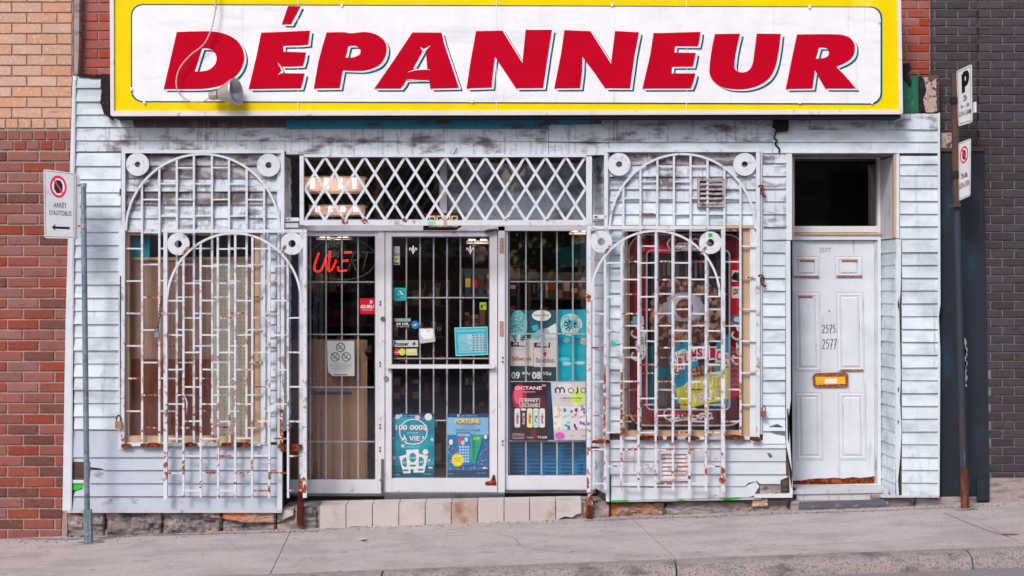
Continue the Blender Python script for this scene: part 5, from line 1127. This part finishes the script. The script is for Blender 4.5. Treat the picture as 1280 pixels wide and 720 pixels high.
T, s = poster('white French push sign with blue tree emblem, on the left of the door glass', 491.2, 425.3, 522.6, 433.6, M('st_white', (.72,.74,.78), .4), name='sticker', cat='sticker'); s.text('14161c', 'Pousser', .04, .2, .63, .85, .03); s.poly('1f4f9a', [(.84,.15),(.90,.5),(.93,.65),(.86,.66),(.86,.85),(.82,.85),(.82,.66),(.75,.65),(.78,.5)]); s.finish(T)
T, s = poster('payment card sticker with red and yellow circles under the French push sign', 491.6, 435, 522.2, 445, M('st_black', sr('191e26'), .4), name='sticker', cat='sticker')
s.ell('d8304a', .14, .48, .14, .44, 18); s.ell('c9d83a', .36, .5, .14, .44, 18); s.text('f4e8ea', 'carte', .04, .40, .38, .62, .02); s.rect('c8c795', .52, .08, .98, .92); s.rect('d8d8a8', .56, .16, .94, .5); s.finish(T)
BX = thing('receipt_box', 'crumpled silver-white paper box stuck on the door glass between two bars', 'box', P(534, 430, YP-.03))
MB().pp([(524,410.5),(542.5,410.3),(544,424),(544,427),(525,429.5),(523.4,418)], YP-.03, YP-.002).build('box', M('paper_silver', sr('b4b4bc'), .5, [(sr('77747c'), (9, 9, 30), .5, .62)], .3, 30), BX)
MB().pp([(525.5,411.5),(541,411.6),(542,423),(530,424),(526,419)], YP-.032, YP-.0301).build('paper', M('paper_bright', sr('dfe0e8'), .5, [(sr('a5a5ae'), (40, 40, 40), .55, .65)]), BX)
T, s = poster('red energy-drink sticker on the glass right of the neon sign', 449.6, 372.8, 469, 392.6, M('st_red', sr('d81434'), .4), name='sticker', cat='sticker'); s.text('f8eef0', 'GURU', .06, .42, .94, .64, .05, .2); s.text('f0b8c0', 'ENERGIE', .2, .70, .82, .78, .01); s.strokes('f8eef0', [[(.66,.14),(.8,.22),(.68,.32)]], .045); s.finish(T)
# fleur-de-lis decals
for (x, lb) in ((516.4, 'white fleur-de-lis decal at the upper left of the door glass'), (587.9, 'white fleur-de-lis decal at the upper right of the door glass')):
    TT = thing('decal', lb, 'decal', P(x, 317.5, YS-.008), 'fleur-de-lis decals on the shop door')
    s = rectsheet(x-5, 306, x+5, 317.5, YS-.0075); w_ = M('decal_white', (.8,.8,.84), .5)
    s.poly(w_, [(.5,0),(.6,.22),(.62,.45),(.56,.66),(.56,.8),(.62,.9),(.5,1),(.38,.9),(.44,.8),(.44,.66),(.38,.45),(.4,.22)], 'emblem')
    s.strokes(w_, [[(.44,.7),(.3,.6),(.24,.4),(.1,.35),(.05,.5),(.12,.6)], [(.56,.7),(.7,.6),(.76,.4),(.9,.35),(.95,.5),(.88,.6)], [(.3,.7),(.7,.7)]], .05, 'emblem', 1); s.finish(TT)

# ------------------------------------------------------------------ right shop window: freezer and boards
YB = YS+.10
FZ = thing('ice_cream_freezer', 'bright blue freezer with ribbed front in the right shop window', 'freezer', P(684, 612, YB+.14))
m_fz = M('freezer_blue', sr('1879a8'), .35, [(sr('0f6590'), (2, 2, 2), .5, .6)])
MB().pb(630, 740, 430, 604, YB+.1, YB+.6).build('body', m_fz, FZ)
for c0 in range(5):
    a = 637.5+19.9*c0
    for i in range(9):
        y = 556+4.7*i
        if a < 733: MB().pb(a+4, min(a+17, 736), y, y+1.6, YB+.085, YB+.0995).build('rib', m_fz, FZ)
MB().pb(630, 740, 549, 553, YB+.07, YB+.0995).build('rail', m_alu, FZ)
T, s = poster('teal ice-cream picture with a white oval logo, top left above the price boards', 634, 387.5, 697, 428, M('ice_dark', sr('25595f'), .4), Y=YB, name='picture_board', cat='picture')
s.ell('5fb0b6', .22, .45, .18, .45, 20); rp = random.Random(8)
for i in range(150):
    a, r = rp.uniform(0, 6.28), rp.uniform(0, 1); s.ell(rp.choice(['8fd0d2','3a8f98','b8e6e6','4aa3aa']), .22+.17*r*math.cos(a), .45+.42*r*math.sin(a), .014, .02, 5)
s.poly('dbe9ea', [(.0,.95),(.06,.72),(.16,.98)]); s.poly('dbe9ea', [(.17,.98),(.22,.7),(.27,.75),(.25,.98)])
s.poly('c9d8da', [(.30,1),(.55,.80),(.96,.40),(1,1)]); s.poly('7ab4ba', [(.45,.82),(.6,.62),(.75,.70),(.62,.9)]); s.poly('9aa4b4', [(.60,.62),(.78,.55),(.85,.72),(.68,.8)]); s.poly('2ea8bd', [(.48,.50),(.60,.44),(.63,.6),(.52,.66)])
s.ell('e6e6ec', .68, .17, .19, .17, 24); s.text('27242c', 'Häagen-Dazs', .53, .12, .83, .21, .01, .15); s.finish(T)
T, s = poster('turquoise ice-cream board with pale swirls, right of the white oval logo', 697.6, 387, 733.5, 477, M('ice_turq', sr('1b9fb4'), .4, [(sr('1188a8'), (3, 3, 3), .5, .62)]), Y=YB+.01, name='picture_board', cat='picture')
for i in range(26):
    a = rp.uniform(0, 6.28); r = rp.uniform(.16, .36); s.strokes(rp.choice(['b8dfe2','8fc8cf','dff0f0']), [[(.45+r*math.cos(a+t*.35)*1.1, .21+r*.42*math.sin(a+t*.35)) for t in range(4)]], .012, 'print', .4)
for i in range(9):
    a = i*.7; s.poly('2a3038', [(.42+.05*math.cos(a), .22+.02*math.sin(a)), (.42+.22*math.cos(a+.2), .22+.085*math.sin(a+.2)), (.42+.2*math.cos(a+.5), .22+.08*math.sin(a+.5))])
s.rect('0f8098', 0, .40, 1, .41); s.rect('0f8098', 0, .64, 1, .645); s.ell('8fa8b4', .30, .43, .12, .04, 10); s.ell('c9b8c0', .9, .44, .14, .05, 10); s.ell('9fd4de', .3, .75, .16, .03, 10); s.ell('9fd4de', .75, .74, .2, .025, 10); s.ell('5fc4d4', .2, .69, .2, .03, 10); s.finish(T)
T, s = poster('dark grey price strip behind the two white price boards', 636, 424, 696.6, 474.8, M('board_grey', sr('3b4a50'), .5), Y=YB+.004, name='price_board', cat='board')
s.rect('2c5f68', .0, .0, .12, .12)
for k, u in enumerate((.07, .50)):
    tx = ('09','08')[k]; s.text('e8ecee', tx, u-.02, .80, u+.16, .98, .03); s.text('dfe4e6', ('99¢','95¢')[k], u+.20, .80, u+.38, .90, .015)
s.finish(T)
for (x0, x1, y0, y1, big, small, h1, lb) in ((638, 666.8, 423, 457.5, 'Bilbergot', 'prix special', '9a5a3a', 'left white cigarette price board with orange-brown lettering'), (667.3, 695.4, 424, 458.8, 'Studdon', 'tous formats', '6a5f66', 'right white cigarette price board with a small red crest')):
    T, s = poster(lb, x0, y0, x1, y1, M('board_white', sr('d9d2d2'), .5), Y=YB-.01, name='price_board', cat='board', group='cigarette price boards')
    s.rect('1c1d22', .02, .02, .72, .30); s.text('e6e6ea', '88', .36, .05, .66, .27, .03); s.text('b8b8c0', '.88', .1, .14, .32, .25, .02)
    s.text('8a7f84', small, .1, .36, .6, .43); s.text(h1, big, .08, .66, .92, .85, .03)
    if h1 != '9a5a3a': s.ell('b0303c', .5, .52, .08, .07, 10); s.rect('b0303c', .46, .57, .54, .63)
    s.finish(T)
# OCTANE poster
T, s = poster('dark red vape poster with five pale cans, in the right shop window', 639.6, 477.5, 684.6, 550.6, M('octane_dark', sr('3b1a24'), .4, [(sr('1d1118'), (3, 3, 3), .45, .6)]), Y=YP)
s.ell('9c2a48', .22, .25, .20, .22, 16); s.ell('d05a78', .18, .22, .12, .16, 16); s.ell('5a1c2c', .75, .4, .2, .18, 16); s.poly('5a2a24', [(.55,.72),(.66,.72),(.72,1),(.5,1)])
s.text('d9305a', 'OCTANE', .08, .07, .84, .135, .06); s.text('f2d8de', 'OCTANE', .09, .072, .83, .13, .015); s.text('e0a8b4', '50', .84, .04, .95, .08, .03)
s.rect('e8b8c4', .3, .165, .66, .175)
for (a, b, c, d) in ((.22,.28,.78,.288),(.22,.42,.78,.428),(.22,.28,.232,.428),(.768,.28,.78,.428)): s.rect('f0d8dc', a, b, c, d)
s.text('f8eef0', "L'EFFET", .28, .295, .74, .345, .03); s.text('f8eef0', 'OCTANE!', .27, .365, .74, .415, .03)
for i, (h, h2) in enumerate((('c5d8df','c58a98'),('3a2a38','d8b8c8'),('e3d79a','c9a860'),('9ad0cc','e8e8d8'),('c8d8e4','d88a98'))):
    a = .08+.172*i; s.rect(h, a, .47, a+.155, .76); s.ell(h, a+.0775, .76, .0775, .02, 10); s.ell('e8eef0', a+.0775, .47, .0775, .02, 10); s.rect(h2, a+.05, .53, a+.11, .72); s.strokes('8a5a70', [[(a+.05,.6),(a+.11,.58),(a+.06,.66),(a+.11,.7)]], .01, 'print', .6)
for (a, b, c, d) in ((.03,.88,.34,.887),(.03,.965,.34,.972),(.03,.88,.04,.972),(.33,.88,.34,.972)): s.rect('b8a8b0', a, b, c, d)
s.text('c8b8c0', 'ATTENTION', .06, .895, .31, .92, .01); s.text('c8b8c0', 'nicotine', .06, .93, .30, .955); s.text('d8d0d4', 'vape', .42, .94, .60, .965, .01); s.text('f2eef0', 'TV SLIM', .72, .925, .98, .965, .03); s.finish(T)
# MOJO poster
T, s = poster('white poster with bright blurred cans and thin black capitals, right of the dark red poster', 689.4, 477.6, 731.8, 550, M('mojo_white', sr('d8d4d8'), .4), Y=YP, corners=[(688.6,477.6),(733.5,477.6),(733.5,549.6),(692.8,549.6)])
s.ell('c9dc8a', .72, .25, .22, .16, 18); s.ell('b8d860', .80, .28, .12, .12, 14); s.ell('e8d0d8', .4, .12, .25, .1, 14)
s.strokes('24242a', [[(.12,.19),(.12,.11)],[(.12,.13),(.18,.095),(.24,.13),(.24,.19)],[(.24,.13),(.30,.095),(.36,.13),(.36,.19)]], .013, asp=.6); s.ell('24242a', .55, .145, .085, .05, 20, ring=.28); s.strokes('24242a', [[(.74,.09),(.74,.17),(.69,.20)]], .013, asp=.6); s.ell('24242a', .90, .145, .08, .05, 20, ring=.28)
s.text('4a4038', 'DÉCOUVRE', .26, .26, .86, .295, .03); s.text('8fa86a', 'LES SAVEURS', .26, .315, .86, .34)
cc = [('e8c84a','d8a878','e0e0e4'),('38a8bc','1f7f9a','c8e4ea'),('8a4a8f','5f2f70','e0cfe4'),('6a58a8','8a78b8','d8d4ea')]
for i, (h, h2, h3) in enumerate(cc):
    a = .02+.245*i; s.rect(h3, a, .42, min(a+.235, 1), .82)
    for k in range(12): s.ell(rp.choice([h, h2, h3]), min(a+rp.uniform(.04, .2), .96), rp.choice([rp.uniform(.42,.55), rp.uniform(.70,.82)]), rp.uniform(.03,.05), rp.uniform(.02,.04), 8)
    s.text('7a7f90', 'MOJO', a+.03, .60-.02, min(a+.21, .98), .64-.02, .01, .3, -.03)
s.ell('c84aa8', .17, .93, .15, .06, 16); s.rect('d8d4d8', .0, .995, 1, 1); s.text('6a9a7a', 'vape', .48, .92, .60, .94); s.text('6a6f7a', 'www', .82, .92, .96, .94); s.finish(T)

# ------------------------------------------------------------------ right bay: red framed ice-cream cabinet front
YC = .10
CD = thing('display_cabinet', 'red drinks cabinet with rounded white outline in the right bay window', 'cabinet', P(858, 540, YC))
def rrect(x0, y0, x1, y1, r, n=6):
    pts = []
    for cx_, cy_, a0 in ((x1-r, y0+r, -90), (x1-r, y1-r, 0), (x0+r, y1-r, 90), (x0+r, y0+r, 180)):
        for t in range(n+1): a = R(a0+90*t/n); pts.append((cx_+r*math.cos(a), cy_+r*math.sin(a)))
    return pts
m_cab = M('cabinet_red', sr('a51026'), .35, [(sr('6d1022'), (2.5, 2.5, 2.5), .46, .60), (sr('3d1826'), (1.5, 1.5, 4), .55, .7)], coat=.3)
m_cline = M('cabinet_line', sr('cdd3da'), .4)
def ringp(o, i_, Y, th, name, mat, par=CD): return MB().prism([[P(x, y, Y) for x, y in o], [P(x, y, Y) for x, y in i_]], (0, th, 0)).build(name, mat, par)
ringp(rrect(785,292,931.5,533,22), rrect(809,313,911.5,511.5,6), YC, .12, 'front', m_cab)
ringp(rrect(785.2,292.2,931.3,532.8,22), rrect(787,294,929.5,531,20.5), YC-.006, .006, 'outline', m_cline)
ringp(rrect(807.4,312,913,513,7), rrect(809.4,313.8,911,511.2,5.5), YC-.006, .006, 'inner_outline', m_cline)
MB().pb(785, 931, 292, 533, YC+.3, YC+.34).build('back', m_black, CD)
s = rectsheet(785, 292, 931.5, 533, YC-.002)
s.strokes('e9dfe2', script_word(.33, .025, .72, .082), .0042, asp=.6); s.strokes('e9dfe2', script_word(.30, .905, .72, .965), .004, asp=.6)
s.poly('c81a2a', [(.35,.925),(.49,.925),(.49,.94),(.35,.94)]); s.poly('d01c30', [(.10,.08),(.30,.06),(.42,.105),(.16,.10)])
def vscript(u0, v0, u1, v1): return [[(u0+(u1-u0)*b, v1-(v1-v0)*a) for a, b in q] for q in script_word(0, 0, 1, 1)]
s.strokes('e9dfe2', vscript(.025, .435, .135, .66), .0055, asp=.6); s.strokes('e9dfe2', vscript(.885, .435, .985, .68), .0055, asp=.6)
s.poly('b81a28', [(.87,.13),(.985,.13),(.985,.44),(.87,.45)], 'print'); s.poly('8c3a40', [(.87,.58),(.985,.60),(.985,.83),(.87,.83)]); s.poly('b8102a', [(.87,.795),(.985,.795),(.985,.845),(.87,.845)])
s.strokes('e9dfe2', vscript(.885, .435, .985, .68), .0055, asp=.6)
for i in range(7): s.strokes('a86468', [[(.88,.62+.028*i),(.92,.612+.028*i),(.97,.63+.028*i)]], .003, 'print', .6)
s.rect('e8e8ea', .885, .275, .985, .335, 'sticker'); s.text('1b1b20', 'CROC', .895, .285, .975, .315, .04); s.rect('d8d8dc', .885, .19, .975, .25, 'sticker'); s.strokes('33333a', [[(.90,.24),(.92,.21),(.94,.24),(.96,.2)],[(.9,.22),(.96,.235)]], .012, asp=.6)
s.rect('2b6ea8', .89, .42, .98, .47, 'sticker'); s.text('e4eef6', '407', .90, .43, .97, .46, .05); s.rect('6fa4c8', .04, .43, .12, .47, 'sticker'); s.finish(CD)
# picture: ice-cream cone (flat print behind the opening)
CP = thing('ice_cream_picture', 'ice-cream cone picture with chopped nuts and a yellow banner, inside the red cabinet', 'picture', P(860, 511, YC+.06))
s = rectsheet(809, 313, 912, 512, YC+.06); s.base('sheet', M('pic_dark', sr('26252b'), .5, [(sr('3a3033'), (4, 4, 9), .5, .6)]), CP)
for i in range(16):
    u = .08+i*.055; s.rect(random.choice(['4a4a52','5c4a48','3a3a44','6a6668']), u, .06, u+.03, .06+random.uniform(.08, .13))
for i in range(10): s.rect(random.choice(['5a4038','4a4044','6a4f40']), .1+i*.08, .20, .13+i*.08, .27)
s.rect('1c5a66', 0, .60, .42, .98); s.rect('4a4448', .12, .58, .36, .74); s.rect('4f4848', .10, .82, .40, .98)
s.ell('5b443e', .466, .405, .44, .225, 36)
rp = random.Random(11)
for i in range(520):
    u, v = rp.uniform(.02, .92), rp.uniform(.18, .66)
    if ((u-.466)/.45)**2+((v-.405)/.235)**2 > 1 or ((u-.44)/.25)**2+((v-.35)/.085)**2 < 1: continue
    k_ = rp.uniform(.026, .04); n_ = rp.choice([5, 6, 7]); a0 = rp.uniform(0, 6)
    s.poly(rp.choice(['7a5344','8a6656','a07f6e','6d4a3c','b08e7e','523630','977060']), [(u+k_*rp.uniform(.7,1.2)*math.cos(a0+j*6.283/n_), v+k_*.55*rp.uniform(.7,1.2)*math.sin(a0+j*6.283/n_)) for j in range(n_)], 'nuts')
s.ell('9fa3b4', .44, .355, .26, .092, 28, 'cream'); s.ell('b4b6c2', .46, .345, .20, .07, 24, 'cream'); s.poly('8c8fa3', [(.20,.37),(.3,.40),(.40,.44),(.28,.43)], 'cream')
s.ell('7a4334', .447, .365, .105, .062, 20, 'nuts'); s.ell('a06a54', .43, .345, .045, .022, 10, 'nuts'); s.strokes('4c241a', [[(.39,.375),(.46,.35),(.51,.375),(.46,.395)]], .007, 'nuts', .5)
s.poly('5a332f', [(.14,.30),(.22,.27),(.24,.32),(.16,.34)], 'nuts'); s.poly('5a332f', [(.64,.31),(.72,.28),(.74,.33),(.68,.34)], 'nuts')
s.poly('1c8fb0', [(.30,.66),(.34,.62),(.46,.57),(.58,.60),(.62,.72),(.60,.95),(.35,.98),(.32,.8)], 'wrapper'); s.poly('1c8fb0', [(.82,.60),(.92,.54),(1,.52),(1,.98),(.8,.98)], 'wrapper'); s.poly('1a7f9c', [(.25,.68),(.34,.64),(.40,.84),(.38,.90)], 'wrapper')
s.poly('8f6a50', [(.50,.74),(.84,.70),(.74,.92),(.62,.90)], 'wafer')
for i in range(6): s.strokes('5f4030', [[(.54+.05*i,.73),(.62+.04*i,.90)]], .006, 'wafer', .5); s.strokes('b8906c', [[(.52,.75+.028*i),(.82-.02*i,.725+.03*i)]], .005, 'wafer', .5)
s.ell('1c8fb0', .40, .66, .13, .07, 16, 'wrapper'); s.poly('dfe6ee', [(.29,.69),(.33,.64),(.44,.615),(.50,.635),(.47,.675),(.37,.705)], 'badge'); s.text('b83a5a', 'Nestlé', .32, .64, .47, .68, .03, .2, -.03)
for ii, ch in enumerate('DRUMSTICK'):
    u = .29+.077*ii; v = .775-.11*math.sin((ii+.3)/8.5*2.6)+.0*ii; s.poly('e3e2ea', [(u-.012,v-.068),(u+.082,v-.072),(u+.086,v+.012),(u-.008,v+.016)], 'letter_card')
for ii, ch in enumerate('DRUMSTICK'):
    u = .29+.077*ii; v = .775-.11*math.sin((ii+.3)/8.5*2.6); s.text('b8203f', ch, u+.004, v-.06, u+.068, v+.004, .05)
s.poly('c9c42a', [(.34,.87),(.62,.80),(.98,.735),(1,.90),(.98,.93),(.40,1.0)], 'banner')
s.text('f0f2e0', 'GO NUTZ', .44, .80, .94, .865, .02, .1, -.06); s.text('eef0d8', 'VERTE', .55, .885, .86, .945, .035, .1, -.04)
s.text('e8eaea', 'nouveau', .48, .92, .50, .93) if False else None
s.finish(CP)

# ------------------------------------------------------------------ bus stop sign
BS = thing('bus_stop_sign', 'white bus-stop no-stopping sign on a galvanised post in front of the left bay', 'sign', G(111, 678))
pY = -.27
def pp3(x, y): return P(x, y, pY)
top_, bot_ = P(104.2, 229, pY), P(109, 642, pY)
def channel(a, b, w_, d_, mat, name, par):
    u = Vector((w_/2, 0, 0)); m = MB()
    prof = [(-1, 0), (-.45, 0), (-.45, d_), (.45, d_), (.45, 0), (1, 0), (1, d_*.15), (.6, d_*.2), (.6, d_+.006), (-.6, d_+.006), (-.6, d_*.2), (-1, d_*.15)]
    vs_ = []
    for e_ in (a, b): vs_ += [e_+Vector((px*w_/2, py, 0)) for px, py in prof]
    n = len(prof); m.add(vs_, [(i, (i+1) % n, n+(i+1) % n, n+i)[::-1] for i in range(n)])
    for k in (0, n):
        m.add([vs_[k+i] for i in (0,1,10,11)], [(0,1,2,3)])
    return m.build(name, mat, par)
MB().tube([top_, bot_], .0225, 16).build('post', m_galv, BS)
b1, b2 = P(109.4, 637, pY-.006), G(111, 678)+Vector((0, 0, -.03))
MB().bar(b1, Vector((b2.x, b1.y, b2.z)), .062, .05).build('sleeve', m_galv, BS)
hl = MB()
for i in range(10):
    y = 645+3.6*i; c = P(110, y, pY-.0318); hl.add([c+Vector((.0045*math.cos(t*math.pi/4), -.0008, .0055*math.sin(t*math.pi/4))) for t in range(8)], [tuple(range(8))[::-1]])
hl.build('hole', m_black, BS, 'stuff')
for y in (231.5, 282.3):
    MB().tube([P(104.6, y-2.4, pY), P(104.6, y+2.4, pY)], .0255, 16).build('clamp', m_silver, BS); MB().tube([P(97, y, pY-.01), P(102.5, y, pY-.01)], .006, 8).build('bolt', m_rust, BS)
Y0_, Y1_ = -.42, -.30
def sgn(corners, par, rad=.06):
    (tl, tr, br, bl) = corners; nn0 = (tr-tl).cross(bl-tl); br = Vector((br.x, tl.y-(nn0.x*(br.x-tl.x)+nn0.z*(br.z-tl.z))/nn0.y, br.z)); s_ = Sheet(tl, tr, br, bl); L = (tr-tl).length; H = (bl-tl).length; pts = []
    ru, rv = .018/L, .018/H
    for cu, cv, a0 in ((1-ru, rv, -90), (1-ru, 1-rv, 0), (ru, 1-rv, 90), (ru, rv, 180)):
        for t in range(5): a = R(a0+22.5*t); pts.append((cu+ru*math.cos(a), cv+rv*math.sin(a)))
    nn = s_.n(); nn = nn if nn.y > 0 else -nn
    MB().prism([s_.F(u, v) for u, v in pts], nn*.004).build('plate', m_signplate, par)
    return s_, L, H
def frame(s_, h, L, H, ins=.012, wd=.004):
    u0, v0, u1, v1 = ins/L, ins/H, 1-ins/L, 1-ins/H; a, b = wd/L, wd/H
    s_.rect(h, u0, v0, u1, v0+b); s_.rect(h, u0, v1-b, u1, v1); s_.rect(h, u0, v0+b, u0+a, v1-b); s_.rect(h, u1-a, v0+b, u1, v1-b)
sgn([P(92, 217, -.30), P(99.6, 218, -.275), P(99.8, 298.8, -.275), P(92, 298, -.30)], BS)
s, L, H = sgn([P(54.2, 211.2, Y0_), P(94.5, 216.4, Y1_), P(94.3, 298.4, Y1_), P(55.6, 297.6, Y0_)], BS)
frame(s, '24454f', L, H, .010, .0035)
s.ell('d8304a', .46, .235, .26, .165, 36); s.ell('e4e6ec', .46, .235, .20, .125, 36)
s.poly('10303c', [(.46+.145*math.cos(math.pi/8+k*math.pi/4), .235+.105*math.sin(math.pi/8+k*math.pi/4)) for k in range(8)])
s.poly('d8304a', [(.30,.145),(.335,.125),(.63,.325),(.595,.345)])
s.text('3a4248', 'ARRÊT', .30, .455, .72, .545, .008); s.text('3a4248', "D'AUTOBUS", .17, .585, .87, .66, .008)
s.poly('10262c', [(.24,.84),(.36,.79),(.34,.825),(.82,.825),(.82,.858),(.34,.858),(.36,.89)]); s.finish(BS)

# ------------------------------------------------------------------ parking sign post on the right
PS = thing('parking_sign', 'parking signs turned edge-on, on a rusty post beside the dark brick wall', 'sign', G(1206, 635))
MB().bar(P(1192.5, 92, -.17), P(1196, 258, -.17), .048).build('upper_post', m_postrust, PS)
MB().tube([P(1196.5, 254, -.15), P(1206, 634, -.17)], .030, 18).build('lower_post', m_postlow, PS)
MB().pb(1190.5, 1201, 255, 258.6, -.21, -.12).build('collar', m_postrust, PS)
MB().tube([P(1205.2, 585, -.171), P(1206.2, 636, -.171)], .033, 18).build('rusted_foot', m_footrust, PS)
sP, L, H = sgn([P(1195.6, 89, -.20), P(1214.3, 80.2, -.44), P(1216.2, 152.4, -.44), P(1198, 157.8, -.20)], PS)
frame(sP, '2a2a30', L, H, .012, .005)
sP.strokes('15151a', [[(.44,.44),(.44,.10)],[(.44,.12),(.68,.12),(.74,.19),(.66,.28),(.44,.29)]], .05, 'lettering', .45, 6)
sP.text('2a2a30', '2h', .42, .48, .66, .59, .03); sP.text('3a3a40', '9h - 18h', .22, .64, .84, .71, .02); sP.text('2a2a30', 'LUN à SAM', .08, .75, .92, .84, .02); sP.finish(PS)
MB().prism([P(1216.4,128,-.40), P(1220.6,127,-.44), P(1220.6,140,-.44), P(1216.6,141,-.40)], (0,.01,0)).build('small_plate', m_signplate, PS)
sQ, L, H = sgn([P(1198, 179, -.20), P(1213.2, 173, -.42), P(1213.4, 244.6, -.42), P(1198.6, 251, -.20)], PS)
frame(sQ, '2a2a30', L, H, .008, .004)
sQ.ell('c81a34', .48, .24, .34, .15, 30, ring=.22); sQ.ell('15151a', .48, .24, .15, .085, 18); sQ.poly('c81a34', [(.28,.15),(.36,.12),(.70,.34),(.62,.37)])
sQ.text('2a2a30', '7h-8h', .24, .56, .78, .65, .03); sQ.text('2a2a30', 'LUN à VEN', .06, .71, .94, .81, .02); sQ.finish(PS)
for y in (125, 218): MB().pb(1190, 1199, y-4, y+4, -.205, -.14).build('clamp', m_black, PS)
topmesh(MB().prism([Vector((v.x, v.y, v.z)) for v in (G(449,675.5,.004), G(454,677.5,.02), G(459,675,.012), G(453,674,.004))], (0, 0, .001)).build('paper_scrap', M('paper_bright', (0,0,0))), 'small white scrap of paper lying on the pavement below the left shop window', 'litter')
# chalk scribble on the dark panel
s = rectsheet(1200, 424, 1210, 484, .068); s.strokes('9aa0b0', [[(.4,.0),(.6,.08),(.3,.15),(.7,.22),(.4,.3),(.6,.36),(.3,.42),(.7,.5),(.35,.58),(.6,.66),(.3,.72),(.7,.8),(.4,.9),(.7,1)], [(.3,.1),(.7,.35)], [(.6,.45),(.4,.7)]], .05, 'graffiti', .2)
s.finish(RB)

# ------------------------------------------------------------------ the street behind the camera, seen only as reflections
OB = thing('opposite_building', 'brown brick building across the street, mirrored dimly in the shop glass', 'building', (-6, -23, -.3))
m_ob = M('brick_opposite', sr('a98878'), .9, [(sr('866a5e'), (2, 2, 6), .45, .6)])
MB().box((-22, -30, -1), (-.3, -23, 5.6)).build('wall', m_ob, OB); MB().box((-22.1, -30, 5.6), (-.2, -22.9, 5.9)).build('cornice', M('cornice_white', sr('d8d4d0'), .8), OB)
MB().box((-14, -22.98, 2.7), (-1.0, -22.1, 3.3)).build('awning', M('cornice_white', (0,0,0)), OB)
for i in range(4): MB().box((-19+4.2*i, -23.04, .5), (-16.6+4.2*i, -22.99, 2.6)).build('window', m_black, OB)
OB2 = thing('opposite_building', 'dark plain building across the street, mirrored in the pane over the white door', 'building', (12, -27, .2))
MB().box((4.6, -34, -1), (24, -27, 8.5)).build('wall', M('dark_facade', sr('6e625c'), .9, [(sr('463d3a'), (1, 1, 3), .45, .6)]), OB2)
for i in range(5): MB().box((5.6+3.2*i, -27.04, 3.2), (7.4+3.2*i, -26.99, 5.2)).build('window', m_black, OB2)
def tree(x, y, h, label):
    T = thing('street_tree', label, 'tree', (x, y, gz(x)-.1), 'trees across the street'); rt = random.Random(int(x*7))
    MB().tube([(x, y, gz(x)-.1), (x+.1, y, h*.35), (x+.05, y+.1, h*.75)], [.22, .16, .05], 8).build('trunk', m_bark, T)
    m = MB()
    for c in range(60):
        a, el_, r = rt.uniform(0, 6.28), rt.uniform(-.6, 1.5), rt.uniform(.5, 1)**.5
        cc_ = Vector((x+h*.32*r*math.cos(a)*math.cos(el_), y+h*.32*r*math.sin(a)*math.cos(el_), h*.62+h*.30*r*math.sin(el_)))
        for k in range(55):
            p = cc_+Vector([rt.gauss(0, h*.05) for _ in range(3)]); q = Vector([rt.uniform(-1, 1) for _ in range(3)]).normalized()*.11; w2 = q.cross(Vector([rt.uniform(-1, 1) for _ in range(3)])).normalized()*.07
            m.add([p-q, p+w2, p+q, p-w2], [(0,1,2,3)])
    m.build('crown', m_leaf, T)
tree(1.3, -21.8, 5.2, 'leafy street tree across the street, nearest the middle'); tree(13.5, -24, 8.5, 'taller leafy street tree across the street, farther right'); tree(3.4, -24.5, 6.4, 'leafy street tree filling the gap between the two opposite buildings'); tree(-3.2, -19.5, 6.6, 'small leafy street tree across the street, at left')
MB().box((-.2, -27, -.6), (4.5, -26.9, 2.2)).build('yard_wall', m_ob, OB)
